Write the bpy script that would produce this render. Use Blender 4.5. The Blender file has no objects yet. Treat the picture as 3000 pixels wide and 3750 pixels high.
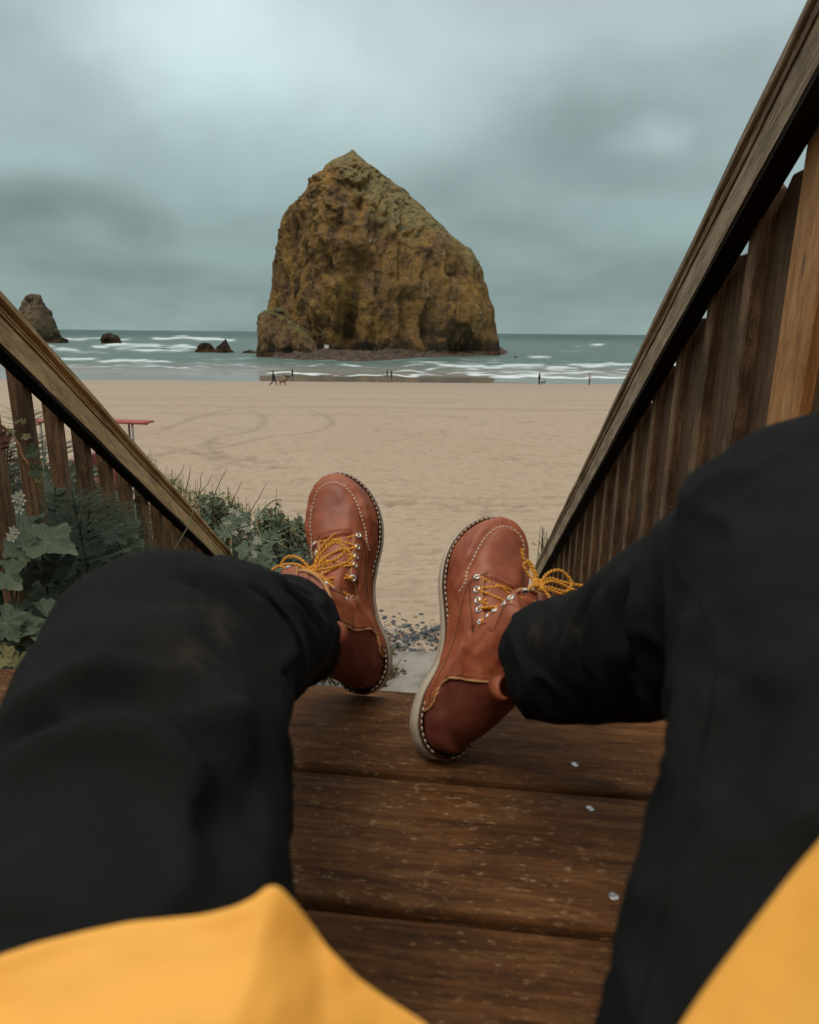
import bpy, math, random
import numpy as np
from mathutils import Vector, Matrix
from mathutils.bvhtree import BVHTree

scene = bpy.context.scene
COL = scene.collection
R = math.radians

# ------------------------------------------------------------------ camera
CAM = np.array([0.0, 0.0, 0.50])          # the deck boards are z = 0
FPX, PITCH, ROLL = 2450.0, R(15.05), R(0.52)
_r0 = np.array([1.0, 0, 0]); _u0 = np.array([0, math.sin(PITCH), math.cos(PITCH)])
FWD = np.array([0, math.cos(PITCH), -math.sin(PITCH)])
RGT = math.cos(ROLL) * _r0 + math.sin(ROLL) * _u0
UPV = -math.sin(ROLL) * _r0 + math.cos(ROLL) * _u0

cd = bpy.data.cameras.new("camera")
cd.sensor_fit = 'VERTICAL'; cd.sensor_height = 36.0; cd.sensor_width = 28.8
cd.lens = FPX / 3750 * 36
cd.clip_start = 0.02; cd.clip_end = 30000
cd.dof.use_dof = True; cd.dof.focus_distance = 2.0; cd.dof.aperture_fstop = 7.5
cam = bpy.data.objects.new("camera", cd); COL.objects.link(cam)
cam.matrix_world = Matrix(((RGT[0], UPV[0], -FWD[0], CAM[0]), (RGT[1], UPV[1], -FWD[1], CAM[1]),
                           (RGT[2], UPV[2], -FWD[2], CAM[2]), (0, 0, 0, 1)))
scene.camera = cam

def ray(px, py):
    return (px - 1500) / FPX * RGT + (1875 - py) / FPX * UPV + FWD
def at(px, py, depth):
    return CAM + ray(px, py) * depth
def on_z(px, py, z):
    d = ray(px, py); return CAM + d * ((z - CAM[2]) / d[2])
def project(P):
    P = np.asarray(P, float) - CAM
    w = P @ FWD
    return 1500 + FPX * (P @ RGT) / w, 1875 - FPX * (P @ UPV) / w, w

# ------------------------------------------------------------------ sky, sun, exposure
SUN_EL, SUN_ROT = R(68), R(-140)
world = bpy.data.worlds.new("World"); scene.world = world; world.use_nodes = True
wn, wl = world.node_tree.nodes, world.node_tree.links
wn.clear()
def N(nodes, t, **kw):
    n = nodes.new(t)
    for k, v in kw.items(): setattr(n, k, v)
    return n
out = N(wn, 'ShaderNodeOutputWorld'); bg = N(wn, 'ShaderNodeBackground'); bg.inputs['Strength'].default_value = 0.1
sky = N(wn, 'ShaderNodeTexSky', sky_type='NISHITA', sun_disc=False)
sky.sun_elevation = SUN_EL; sky.sun_rotation = SUN_ROT
tc = N(wn, 'ShaderNodeTexCoord'); sep = N(wn, 'ShaderNodeSeparateXYZ')
wl.new(tc.outputs['Generated'], sep.inputs[0])
def wm(op, a, b=None, c=None, clamp=False):
    n = N(wn, 'ShaderNodeMath', operation=op, use_clamp=clamp)
    for i, v in enumerate((a, b, c)):
        if v is None: continue
        if isinstance(v, (int, float)): n.inputs[i].default_value = v
        else: wl.new(v, n.inputs[i])
    return n.outputs[0]
def wvm(op, a, b):
    n = N(wn, 'ShaderNodeVectorMath', operation=op)
    for i, v in enumerate((a, b)):
        if isinstance(v, (tuple, list)): n.inputs[i].default_value = v
        else: wl.new(v, n.inputs[i])
    return n.outputs['Value'] if op in ('LENGTH', 'DOT_PRODUCT') else n.outputs[0]
zc = wm('MAXIMUM', sep.outputs['Z'], 0.0)
ramp = N(wn, 'ShaderNodeValToRGB'); wl.new(zc, ramp.inputs[0])
el = ramp.color_ramp.elements
stops = [(0.0, (2.45, 3.35, 3.25)), (0.10, (2.65, 3.6, 3.5)), (0.22, (3.3, 4.25, 4.2)), (0.36, (4.7, 5.7, 5.75)),
         (0.48, (6.3, 7.2, 7.35)), (0.75, (7.6, 8.4, 8.6)), (1.0, (8.6, 9.2, 9.2))]
while len(el) < len(stops): el.new(0.5)
for e, (p, c) in zip(el, stops): e.position = p; e.color = (*[v for v in c], 1)
# cloud deck seen in perspective
den = wm('ADD', zc, 0.30)
cx = wm('DIVIDE', sep.outputs['X'], den); cy = wm('DIVIDE', sep.outputs['Y'], den)
comb = N(wn, 'ShaderNodeCombineXYZ'); wl.new(cx, comb.inputs[0]); wl.new(cy, comb.inputs[1])
def wnoise(scale, detail, rough, dist, off):
    n = N(wn, 'ShaderNodeTexNoise'); n.inputs['Scale'].default_value = scale; n.inputs['Detail'].default_value = detail
    n.inputs['Roughness'].default_value = rough; n.inputs['Distortion'].default_value = dist
    wl.new(wvm('ADD', comb.outputs[0], off), n.inputs['Vector']); return n.outputs['Fac']
n1 = wnoise(1.3, 3, 0.45, 0.2, (3.1, 7.7, 0)); n2 = wnoise(4.2, 4, 0.5, 0.3, (11.3, 2.9, 0))
m = wm('ADD', wm('MULTIPLY', wm('SUBTRACT', n1, 0.5), 1.0), wm('MULTIPLY', wm('SUBTRACT', n2, 0.5), 0.26))
# separate cloud masses: (direction, stretch, gain)
def d_of(px, py):
    v = ray(px, py); v = v / np.linalg.norm(v); return tuple(float(t) for t in v)
blobs = [((520, 770), (3.2, 3.2, 17.0), -0.27), ((80, 760), (3.0, 3.0, 15.0), -0.16), ((620, 60), (4.0, 4.0, 8.0), 0.32),
         ((1200, 190), (2.4, 2.4, 9.0), 0.27), ((1000, 330), (3.2, 3.2, 10.0), 0.27), ((250, 420), (3.4, 3.4, 9.0), 0.07),
         ((2420, 505), (11.0, 11.0, 26.0), 0.32), ((2350, 330), (3.2, 3.2, 12.0), -0.14), ((1750, 560), (3.0, 3.0, 12.0), -0.07),
         ((2000, 640), (3.0, 3.0, 16.0), -0.08), ((2600, 700), (3.0, 3.0, 22.0), -0.08), ((120, 90), (5.0, 5.0, 9.0), -0.14),
         ((2500, 60), (4.0, 4.0, 9.0), 0.14)]
warp = N(wn, 'ShaderNodeTexNoise'); warp.inputs['Scale'].default_value = 3.0; warp.inputs['Detail'].default_value = 4
wl.new(tc.outputs['Generated'], warp.inputs['Vector'])
wdir = wvm('ADD', tc.outputs['Generated'], wvm('MULTIPLY', wvm('SUBTRACT', warp.outputs['Color'], (0.5, 0.5, 0.5)), (0.30, 0.30, 0.16)))
for (pxy, s, g) in blobs:
    dist = wvm('LENGTH', wvm('MULTIPLY', wvm('SUBTRACT', wdir, d_of(*pxy)), s), (0, 0, 0))
    k = wm('SUBTRACT', 1.0, dist, clamp=True)
    k = wm('MULTIPLY', wm('MULTIPLY', k, k), wm('SUBTRACT', 3.0, wm('MULTIPLY', k, 2.0)))
    m = wm('MULTIPLY_ADD', k, g, m)
fac = wm('ADD', m, 1.0)
mulc = N(wn, 'ShaderNodeVectorMath', operation='SCALE'); wl.new(ramp.outputs[0], mulc.inputs[0]); wl.new(fac, mulc.inputs['Scale'])
mixc = N(wn, 'ShaderNodeMix', data_type='RGBA'); mixc.inputs[0].default_value = 0.94
wl.new(sky.outputs[0], mixc.inputs[6]); wl.new(mulc.outputs[0], mixc.inputs[7])
wl.new(mixc.outputs[2], bg.inputs['Color']); wl.new(bg.outputs[0], out.inputs[0])

sl = bpy.data.lights.new("sun", 'SUN'); sl.energy = 1.5; sl.angle = R(30); sl.color = (1.0, 0.92, 0.80)
so = bpy.data.objects.new("sun", sl); COL.objects.link(so)
sd = Vector((math.sin(SUN_ROT) * math.cos(SUN_EL), math.cos(SUN_ROT) * math.cos(SUN_EL), math.sin(SUN_EL)))
so.rotation_euler = sd.to_track_quat('Z', 'Y').to_euler(); so.location = (0, -3, 8)
scene.view_settings.view_transform = 'Standard'; scene.view_settings.look = 'None'
scene.view_settings.exposure = 0.0; scene.view_settings.gamma = 1.0
scene.view_settings.use_curve_mapping = False

# ------------------------------------------------------------------ helpers
rng = random.Random(7)
def tag(o, label=None, cat=None, group=None, kind=None):
    if label: o['label'] = label
    if cat: o['category'] = cat
    if group: o['group'] = group
    if kind: o['kind'] = kind
    return o
def empty(name, loc=(0, 0, 0), mat=None, parent=None):
    o = bpy.data.objects.new(name, None); COL.objects.link(o); o.empty_display_size = 0.1
    if mat is not None: o.matrix_basis = mat
    else: o.location = loc
    if parent: o.parent = parent
    return o
def mesh_from(name, V, F, mat=None, parent=None, smooth=True, matrix=None):
    me = bpy.data.meshes.new(name)
    V = np.asarray(V, np.float64).reshape(-1, 3)
    if isinstance(F, np.ndarray) and F.ndim == 2:
        nf, k = F.shape
        me.vertices.add(len(V)); me.vertices.foreach_set("co", V.astype(np.float32).ravel())
        me.loops.add(nf * k); me.loops.foreach_set("vertex_index", F.astype(np.int32).ravel())
        me.polygons.add(nf); me.polygons.foreach_set("loop_start", np.arange(0, nf * k, k, dtype=np.int32))
        me.polygons.foreach_set("loop_total", np.full(nf, k, np.int32)); me.update(calc_edges=True)
    else:
        me.from_pydata([tuple(v) for v in V], [], [tuple(int(i) for i in f) for f in F]); me.update()
    me.polygons.foreach_set("use_smooth", np.full(len(me.polygons), smooth)); me.update()
    if mat: me.materials.append(mat)
    o = bpy.data.objects.new(name, me); COL.objects.link(o)
    if parent: o.parent = parent
    if matrix is not None: o.matrix_basis = matrix
    return o
def inst(name, me, parent=None, matrix=None):
    o = bpy.data.objects.new(name, me); COL.objects.link(o)
    if parent: o.parent = parent
    if matrix is not None: o.matrix_basis = matrix
    return o
def copy_tree(o, matrix, parent=None):
    c = o.copy(); COL.objects.link(c); c.parent = parent; c.matrix_basis = matrix
    for ch in list(o.children): copy_tree(ch, ch.matrix_basis.copy(), c)
    return c
def grid_faces(nr, nc, wrap=False, base=0):
    r = np.arange(nr - 1)[:, None]; c = np.arange(nc if wrap else nc - 1)[None, :]
    a = r * nc + c; b = r * nc + (c + 1) % nc
    return (np.stack([a, b, b + nc, a + nc], -1).reshape(-1, 4) + base)
def frame(o, x, y, z):
    return Matrix(((x[0], y[0], z[0], o[0]), (x[1], y[1], z[1], o[1]), (x[2], y[2], z[2], o[2]), (0, 0, 0, 1)))
class MB:
    """gathers pieces into one mesh (mixed face sizes)"""
    def __init__(s): s.V = []; s.F = []; s.n = 0; s.A = []
    def add(s, V, F, a=None):
        V = np.asarray(V, float).reshape(-1, 3); s.V.append(V)
        for f in F: s.F.append(tuple(int(i) + s.n for i in f))
        s.n += len(V)
        if a is not None: s.A.append(np.broadcast_to(np.asarray(a, float), (len(V),)).copy())
    def box(s, c, size, M=None, a=None):
        x, y, z = [v / 2 for v in size]
        V = np.array([[i, j, k] for i in (-x, x) for j in (-y, y) for k in (-z, z)])
        if M is not None: V = V @ np.asarray(M, float)[:3, :3].T
        s.add(V + np.asarray(c, float), [(0, 1, 3, 2), (4, 6, 7, 5), (0, 4, 5, 1), (2, 3, 7, 6), (0, 2, 6, 4), (1, 5, 7, 3)], a)
    def tube(s, P, r, k=8, caps=True, a=None, lobes=0.0, twist=0.0, nlobe=2):
        P = np.asarray(P, float); n = len(P)
        T = np.gradient(P, axis=0); T /= (np.linalg.norm(T, axis=1)[:, None] + 1e-12)
        up = np.array([0.0, 0, 1]) if abs(T[0][2]) < 0.9 else np.array([1.0, 0, 0])
        B = np.cross(T[0], up); B /= np.linalg.norm(B)
        rr = np.broadcast_to(np.asarray(r, float), (n,)); V = []
        L = np.concatenate([[0], np.cumsum(np.linalg.norm(np.diff(P, axis=0), axis=1))])
        for i in range(n):
            B = B - T[i] * (B @ T[i]); B /= (np.linalg.norm(B) + 1e-12); C = np.cross(T[i], B)
            th = np.linspace(0, 2 * np.pi, k, endpoint=False)
            q = rr[i] * (1 + lobes * np.cos(nlobe * th + twist * L[i]))
            V.append(P[i] + (np.cos(th) * q)[:, None] * B + (np.sin(th) * q)[:, None] * C)
        V = np.concatenate(V); F = [tuple(f) for f in grid_faces(n, k, True)]
        if caps: F += [tuple(range(k))[::-1], tuple(range((n - 1) * k, n * k))]
        s.add(V, F, a)
    def build(s, name, mat, parent=None, smooth=False, matrix=None, attr=None):
        o = mesh_from(name, np.concatenate(s.V), s.F, mat, parent, smooth, matrix)
        if attr and s.A:
            at_ = o.data.attributes.new(attr, 'FLOAT', 'POINT'); at_.data.foreach_set("value", np.concatenate(s.A).astype(np.float32))
        return o
def bevel(o, w, seg=1):
    m_ = o.modifiers.new("bevel", 'BEVEL'); m_.width = w; m_.segments = seg; m_.limit_method = 'ANGLE'; m_.angle_limit = R(40)
def spline(P, n):
    P = np.asarray(P, float); m_ = len(P)
    Q = np.vstack([2 * P[0] - P[1], P, 2 * P[-1] - P[-2]])
    t = np.linspace(0, m_ - 1, n); i = np.minimum(t.astype(int), m_ - 2); f = (t - i)[:, None]
    a, b, c, d = Q[i], Q[i + 1], Q[i + 2], Q[i + 3]
    return 0.5 * ((2 * b) + (-a + c) * f + (2 * a - 5 * b + 4 * c - d) * f ** 2 + (-a + 3 * b - 3 * c + d) * f ** 3)
def sstep(a, b, x):
    t = np.clip((x - a) / (b - a), 0, 1); return t * t * (3 - 2 * t)
def _h(i, j, k, s):
    n = (i * 374761393 + j * 668265263 + k * 2147483647 + s * 974634777).astype(np.int64) & 0xffffffff
    n = ((n ^ (n >> 13)) * 1274126177) & 0xffffffff
    n = ((n ^ (n >> 16)) * 2246822519) & 0xffffffff
    return ((n ^ (n >> 15)) & 0xffffff) / float(0xffffff)
def vnoise(P, s=0):
    P = np.asarray(P, float); I = np.floor(P).astype(np.int64); f = P - I; f = f * f * f * (f * (f * 6 - 15) + 10)
    o = 0
    for dx in (0, 1):
        for dy in (0, 1):
            for dz in (0, 1):
                w = (f[..., 0] if dx else 1 - f[..., 0]) * (f[..., 1] if dy else 1 - f[..., 1]) * (f[..., 2] if dz else 1 - f[..., 2])
                o = o + w * _h(I[..., 0] + dx, I[..., 1] + dy, I[..., 2] + dz, s)
    return o * 2 - 1
def fbm(P, octv=4, s=0, gain=0.5):
    o = 0; a = 1; P = np.asarray(P, float)
    for i in range(octv):
        o = o + a * vnoise(P, s + i); P = P * 2.03 + 17.3; a *= gain
    return o
def set_attr(o, name, vals):
    a = o.data.attributes.new(name, 'FLOAT', 'POINT'); a.data.foreach_set("value", np.asarray(vals, np.float32).ravel())

# ------------------------------------------------------------------ material kit
class MT:
    def __init__(s, name, rough=0.7, spec=0.4):
        s.m = bpy.data.materials.new(name); s.m.use_nodes = True; s.n = s.m.node_tree.nodes; s.l = s.m.node_tree.links
        s.b = s.n['Principled BSDF']; s.b.inputs['Roughness'].default_value = rough
        s.b.inputs['Specular IOR Level'].default_value = spec
        s.tc = s.n.new('ShaderNodeTexCoord'); s.info = s.n.new('ShaderNodeObjectInfo')
    def put(s, v, sock):
        if isinstance(v, (int, float)): sock.default_value = v
        elif isinstance(v, (tuple, list)): sock.default_value = tuple(v) if len(v) != 3 or len(sock.default_value) == 3 else (*v, 1)
        else: s.l.new(v, sock)
    def math(s, op, a, b=0.0, c=None, clamp=False):
        n = s.n.new('ShaderNodeMath'); n.operation = op; n.use_clamp = clamp; s.put(a, n.inputs[0]); s.put(b, n.inputs[1])
        if c is not None: s.put(c, n.inputs[2])
        return n.outputs[0]
    def vec(s, op, a, b=(0, 0, 0)):
        n = s.n.new('ShaderNodeVectorMath'); n.operation = op; s.put(a, n.inputs[0]); s.put(b, n.inputs[1]); return n.outputs[0]
    def obj(s, scale=(1, 1, 1), rnd=False):
        v = s.vec('MULTIPLY', s.tc.outputs['Object'], scale)
        if rnd:
            k = s.n.new('ShaderNodeCombineXYZ')
            r = s.math('MULTIPLY', s.info.outputs['Random'], 97.0)
            for i in range(3): s.l.new(r, k.inputs[i])
            v = s.vec('ADD', v, k.outputs[0])
        return v
    def noise(s, v, scale=1.0, detail=4, rough=0.5, dist=0.0):
        n = s.n.new('ShaderNodeTexNoise'); s.l.new(v, n.inputs['Vector']); n.inputs['Scale'].default_value = scale
        n.inputs['Detail'].default_value = detail; n.inputs['Roughness'].default_value = rough; n.inputs['Distortion'].default_value = dist
        return n.outputs['Fac']
    def voro(s, v, scale=1.0, feature='F1'):
        n = s.n.new('ShaderNodeTexVoronoi'); n.feature = feature; s.l.new(v, n.inputs['Vector']); n.inputs['Scale'].default_value = scale
        return n.outputs['Distance'], n.outputs.get('Color')
    def ramp(s, f, stops):
        n = s.n.new('ShaderNodeValToRGB'); s.l.new(f, n.inputs[0]); e = n.color_ramp.elements
        while len(e) < len(stops): e.new(0.5)
        for q, (p, c) in zip(e, stops): q.position = p; q.color = (*c, 1) if len(c) == 3 else c
        return n.outputs[0]
    def mask(s, f, a, b):
        n = s.n.new('ShaderNodeMapRange'); n.interpolation_type = 'SMOOTHSTEP'; s.put(f, n.inputs[0])
        n.inputs[1].default_value = a; n.inputs[2].default_value = b; return n.outputs[0]
    def mix(s, f, a, b):
        n = s.n.new('ShaderNodeMix'); n.data_type = 'RGBA'; s.put(f, n.inputs[0]); s.put(a, n.inputs[6]); s.put(b, n.inputs[7]); return n.outputs[2]
    def attr(s, name):
        n = s.n.new('ShaderNodeAttribute'); n.attribute_name = name; return n.outputs['Fac']
    def bump(s, h, strength=0.3, dist=0.01, prev=None):
        n = s.n.new('ShaderNodeBump'); s.l.new(h, n.inputs['Height']); n.inputs['Strength'].default_value = strength
        n.inputs['Distance'].default_value = dist
        if prev is not None: s.l.new(prev, n.inputs['Normal'])
        return n.outputs[0]
    def fin(s, color=None, rough=None, normal=None):
        if color is not None: s.put(color, s.b.inputs['Base Color'])
        if rough is not None: s.put(rough, s.b.inputs['Roughness'])
        if normal is not None: s.l.new(normal, s.b.inputs['Normal'])
        return s.m
def plain(name, c, rough=0.7, spec=0.4, var=0.25, scale=8.0, metal=0.0):
    m_ = MT(name, rough, spec); n_ = m_.noise(m_.obj(), scale, 3)
    m_.b.inputs['Metallic'].default_value = metal
    return m_.fin(m_.mix(n_, tuple(v * (1 - var) for v in c), tuple(v * (1 + var) for v in c)))
def wood(name, dark, mid, light, fleck=None, rough=0.7, spec=0.4, knots=True, fine=1.0, dark_patch=0.35, bump=0.5, bdist=0.0012):
    """grain runs along local X"""
    m_ = MT(name, rough, spec)
    v = m_.obj((1, 1, 1), True)
    g1 = m_.noise(m_.vec('MULTIPLY', v, (6.5, 62 * fine, 62 * fine)), 1.0, 7, 0.72, 0.7)
    g2 = m_.noise(m_.vec('MULTIPLY', v, (20, 270 * fine, 270 * fine)), 1.0, 4, 0.7, 0.2)
    big = m_.noise(v, 5.0, 4, 0.55)
    c = m_.ramp(g1, [(0.28, dark), (0.5, mid), (0.74, light)])
    c = m_.mix(m_.math('MULTIPLY', m_.mask(g2, 0.48, 0.66), 0.62), c, dark)
    c = m_.mix(m_.math('MULTIPLY', m_.mask(big, 0.45, 0.68), dark_patch), c, dark)
    blot = m_.noise(m_.vec('MULTIPLY', v, (7, 16, 16)), 1.0, 6, 0.75, 0.8)
    c = m_.mix(m_.math('MULTIPLY', m_.mask(blot, 0.54, 0.72), 0.35), c, light); c = m_.mix(m_.math('MULTIPLY', m_.mask(blot, 0.44, 0.30), 0.5), c, dark)
    h = m_.math('ADD', g1, m_.math('MULTIPLY', g2, 0.6))
    if knots:
        kd, _ = m_.voro(m_.vec('MULTIPLY', v, (3.0, 11, 11)), 1.0)
        kk = m_.mask(kd, 0.10, 0.03)
        c = m_.mix(m_.math('MULTIPLY', kk, 0.8), c, tuple(x * 0.35 for x in dark)); h = m_.math('SUBTRACT', h, m_.math('MULTIPLY', kk, 0.8))
    if fleck:
        f1 = m_.noise(m_.vec('MULTIPLY', v, (75, 210, 210)), 1.0, 5, 0.75)
        f2 = m_.noise(v, 3.2, 3)
        fm = m_.math('MULTIPLY', m_.mask(f1, 0.56, 0.72), m_.mask(f2, 0.36, 0.66))
        c = m_.mix(m_.math('MULTIPLY', fm, 0.75), c, fleck)
    r_ = m_.math('ADD', rough - 0.1, m_.math('MULTIPLY', big, 0.25))
    return m_.fin(c, r_, m_.bump(h, bump, bdist))
# ================================================================== LARGE STRUCTURE
SEA_Z = -7.5
def sand_z(d): return np.where(d < 4.6, -1.90 - 0.02 * (d - 4.6), np.where(d < 112, -1.90 - (d - 4.6) * (5.62 / 107.4), -7.52 - (d - 112) * 0.03))

# --- sand
nr, nc = 820, 560
dd = 4.55 * (150 / 4.55) ** (np.arange(nr) / (nr - 1)); uu = np.linspace(-1, 1, nc); uu = (0.55 * uu + 0.45 * uu ** 3) * 2.2
D, U = np.meshgrid(dd, uu, indexing='ij'); X = U * (D + 1.5); Y = D.copy()
P = np.stack([X, Y, np.zeros_like(X)], -1)
Z = sand_z(Y)
near = sstep(75, 14, Y)
Z = Z + 0.020 * fbm(P * [0.5, 0.35, 1], 4, 3) * sstep(108, 60, Y) + 0.012 * fbm(P * [2.6, 2.2, 1], 3, 9) * near
foot = np.clip(fbm(P * [3.4, 2.6, 1], 2, 31) - 0.42, 0, 1) * (0.35 + 0.65 * sstep(-0.1, 0.6, fbm(P * [0.3, 0.3, 1], 2, 5)))
Z = Z - 0.095 * foot * near
foot2 = np.clip(fbm(P * [6.5, 5.2, 1], 2, 61) - 0.40, 0, 1); Z = Z - 0.040 * foot2 * sstep(36, 9, Y)
tracks = [([(686, 1535), (874, 1495), (962, 1522), (941, 1569), (793, 1602), (767, 1636), (827, 1670), (921, 1683), (1060, 1688)], 0.35),
          ([(600, 1570), (760, 1520), (900, 1508), (1100, 1500), (1190, 1520), (1215, 1550), (1150, 1580), (980, 1600), (800, 1640)], 0.30),
          ([(713, 1549), (790, 1556), (874, 1569), (960, 1570)], 0.3), ([(551, 1670), (610, 1660), (672, 1646), (760, 1642)], 0.35),
          ([(520, 1632), (640, 1640), (760, 1668), (900, 1702), (1050, 1712)], 0.3),
          ([(1050, 1812), (1350, 1815), (1700, 1826), (2000, 1822), (2150, 1815)], 0.16), ([(1050, 1832), (1350, 1838), (1700, 1850), (2100, 1845)], 0.16),
          ([(1500, 1862), (1700, 1868), (1950, 1872)], 0.14), ([(800, 1452), (1300, 1462), (1900, 1470), (2280, 1490)], 0.5),
          ([(600, 1470), (1000, 1480), (1600, 1492), (2250, 1515)], 0.4)]
trk = np.zeros_like(X)
for pts, w in tracks:
    W = []
    for (px, py) in pts:
        r_ = ray(px, py); t_ = 5.0
        for _ in range(40):
            p = CAM + r_ * t_; t_ += (p[2] - float(sand_z(np.array(p[1])))) / (-r_[2] + 0.05)
        W.append((CAM + r_ * t_)[:2])
    W = spline(W, 60)
    for i in range(len(W) - 1):
        a, b = W[i], W[i + 1]; lo = np.minimum(a, b) - 1.2 * w; hi = np.maximum(a, b) + 1.2 * w
        rr = np.where((dd > lo[1]) & (dd < hi[1]))[0]
        if len(rr) == 0: continue
        s_ = slice(rr[0], rr[-1] + 1); q = np.stack([X[s_], Y[s_]], -1); ab = b - a
        t = np.clip(((q - a) @ ab) / (ab @ ab + 1e-9), 0, 1); dist = np.linalg.norm(q - (a + t[..., None] * ab), axis=-1)
        trk[s_] = np.maximum(trk[s_], np.exp(-(dist / (0.5 * w)) ** 2))
trk *= 0.6 + 0.4 * fbm(P * [5, 5, 1], 2, 77)
Z = Z - 0.045 * trk
V = np.stack([X, Y, Z], -1)
m_ = MT("beach_sand", 0.9, 0.25)
pos = m_.obj()
n1_ = m_.noise(m_.vec('MULTIPLY', pos, (1, 1, 1)), 0.25, 5, 0.55); n2_ = m_.noise(m_.vec('MULTIPLY', pos, (0.7, 1.5, 1)), 8, 5, 0.75); n3_ = m_.noise(m_.vec('MULTIPLY', pos, (0.35, 1.6, 1)), 0.35, 5, 0.6)
c_ = m_.mix(n1_, (0.385, 0.280, 0.190), (0.455, 0.345, 0.245))
c_ = m_.mix(m_.math('MULTIPLY', m_.mask(n2_, 0.46, 0.66), 0.62), c_, (0.25, 0.175, 0.11))
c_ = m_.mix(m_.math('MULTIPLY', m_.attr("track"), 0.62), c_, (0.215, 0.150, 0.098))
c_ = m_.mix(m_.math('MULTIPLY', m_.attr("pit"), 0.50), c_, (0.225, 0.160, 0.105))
sy = m_.n.new('ShaderNodeSeparateXYZ'); m_.l.new(pos, sy.inputs[0])
# damp sand near the water line
wet = m_.mask(m_.math('ADD', sy.outputs['Y'], m_.math('MULTIPLY', m_.math('SUBTRACT', n3_, 0.5), 22.0)), 42.0, 98.0)
c_ = m_.mix(m_.math('MULTIPLY', wet, 0.55), c_, (0.33, 0.235, 0.175))
band = m_.mask(m_.noise(m_.vec('MULTIPLY', pos, (0.02, 0.28, 1)), 1.0, 3, 0.6), 0.50, 0.66)
c_ = m_.mix(m_.math('MULTIPLY', m_.math('MULTIPLY', band, m_.mask(sy.outputs['Y'], 18.0, 40.0)), 0.22), c_, (0.24, 0.165, 0.12))
bmp = m_.bump(m_.math('ADD', n2_, m_.math('MULTIPLY', m_.noise(pos, 90, 2), 0.5)), 0.55, 0.012)
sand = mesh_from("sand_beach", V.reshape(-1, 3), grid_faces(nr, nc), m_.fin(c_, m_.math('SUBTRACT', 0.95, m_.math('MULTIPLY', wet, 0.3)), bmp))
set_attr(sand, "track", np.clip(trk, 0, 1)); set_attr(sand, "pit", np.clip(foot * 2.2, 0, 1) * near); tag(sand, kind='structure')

# --- ground under and beside the stairs
gx = np.linspace(-18, 18, 140); gy = np.linspace(-16, 4.9, 90)
GY, GX = np.meshgrid(gy, gx, indexing='ij')
def bank_z(x, y):
    side = sstep(0.15, 0.7, np.abs(x + 0.1) - 0.95)
    h = -1.92 + 1.25 * sstep(4.6, 0.6, y) * side + 0.4 * sstep(1, -5, y) - 0.45 * (1 - side) * sstep(3.0, 2.0, y) * 0
    h = h + np.maximum(-1.1 - y, 0) * 0.85  # unseen rise behind the camera, added to block sky light from there
    return h
GZ = bank_z(GX, GY) + 0.05 * fbm(np.stack([GX, GY, 0 * GX], -1) * 1.7, 3, 2) * sstep(4.8, 4.0, GY)
m_ = MT("dark_soil", 0.95, 0.2); n_ = m_.noise(m_.obj(), 9, 6, 0.7)
bank = mesh_from("hillside_ground", np.stack([GX, GY, GZ], -1).reshape(-1, 3), grid_faces(90, 140),
                 m_.fin(m_.ramp(n_, [(0.3, (0.018, 0.013, 0.008)), (0.6, (0.05, 0.036, 0.02)), (0.8, (0.11, 0.085, 0.055))]), None, m_.bump(n_, 0.8, 0.03)))
tag(bank, kind='structure')

# --- sea
nr, nc = 420, 560
dd = 111.5 * (9000 / 111.5) ** ((np.arange(nr) / (nr - 1)) ** 2.1)
uu = np.linspace(-1, 1, nc); uu = (0.5 * uu + 0.5 * uu ** 3) * 2.6
D, U = np.meshgrid(dd, uu, indexing='ij')
shore = 2.2 * vnoise(np.stack([U * 9, 0 * U, 0 * U], -1), 4) + 1.3 * vnoise(np.stack([U * 31, 0 * U, 0 * U], -1), 5)
X = U * D; Y = D + shore * sstep(160, 112, D)
P = np.stack([X, Y, 0 * X], -1)
amp = sstep(136, 185, Y)
Z = SEA_Z + amp * (0.16 * fbm(P * [0.05, 0.16, 1], 3, 21) + 0.06 * fbm(P * [0.4, 0.7, 1], 2, 8)) * sstep(2500, 500, Y)
V = np.stack([X, Y, Z], -1)
px, py, _ = project(V.reshape(-1, 3)); px = px.reshape(X.shape); py = py.reshape(X.shape)
py_l = py - (px - 1500) * 0.0091
foam = np.zeros_like(X)
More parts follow.
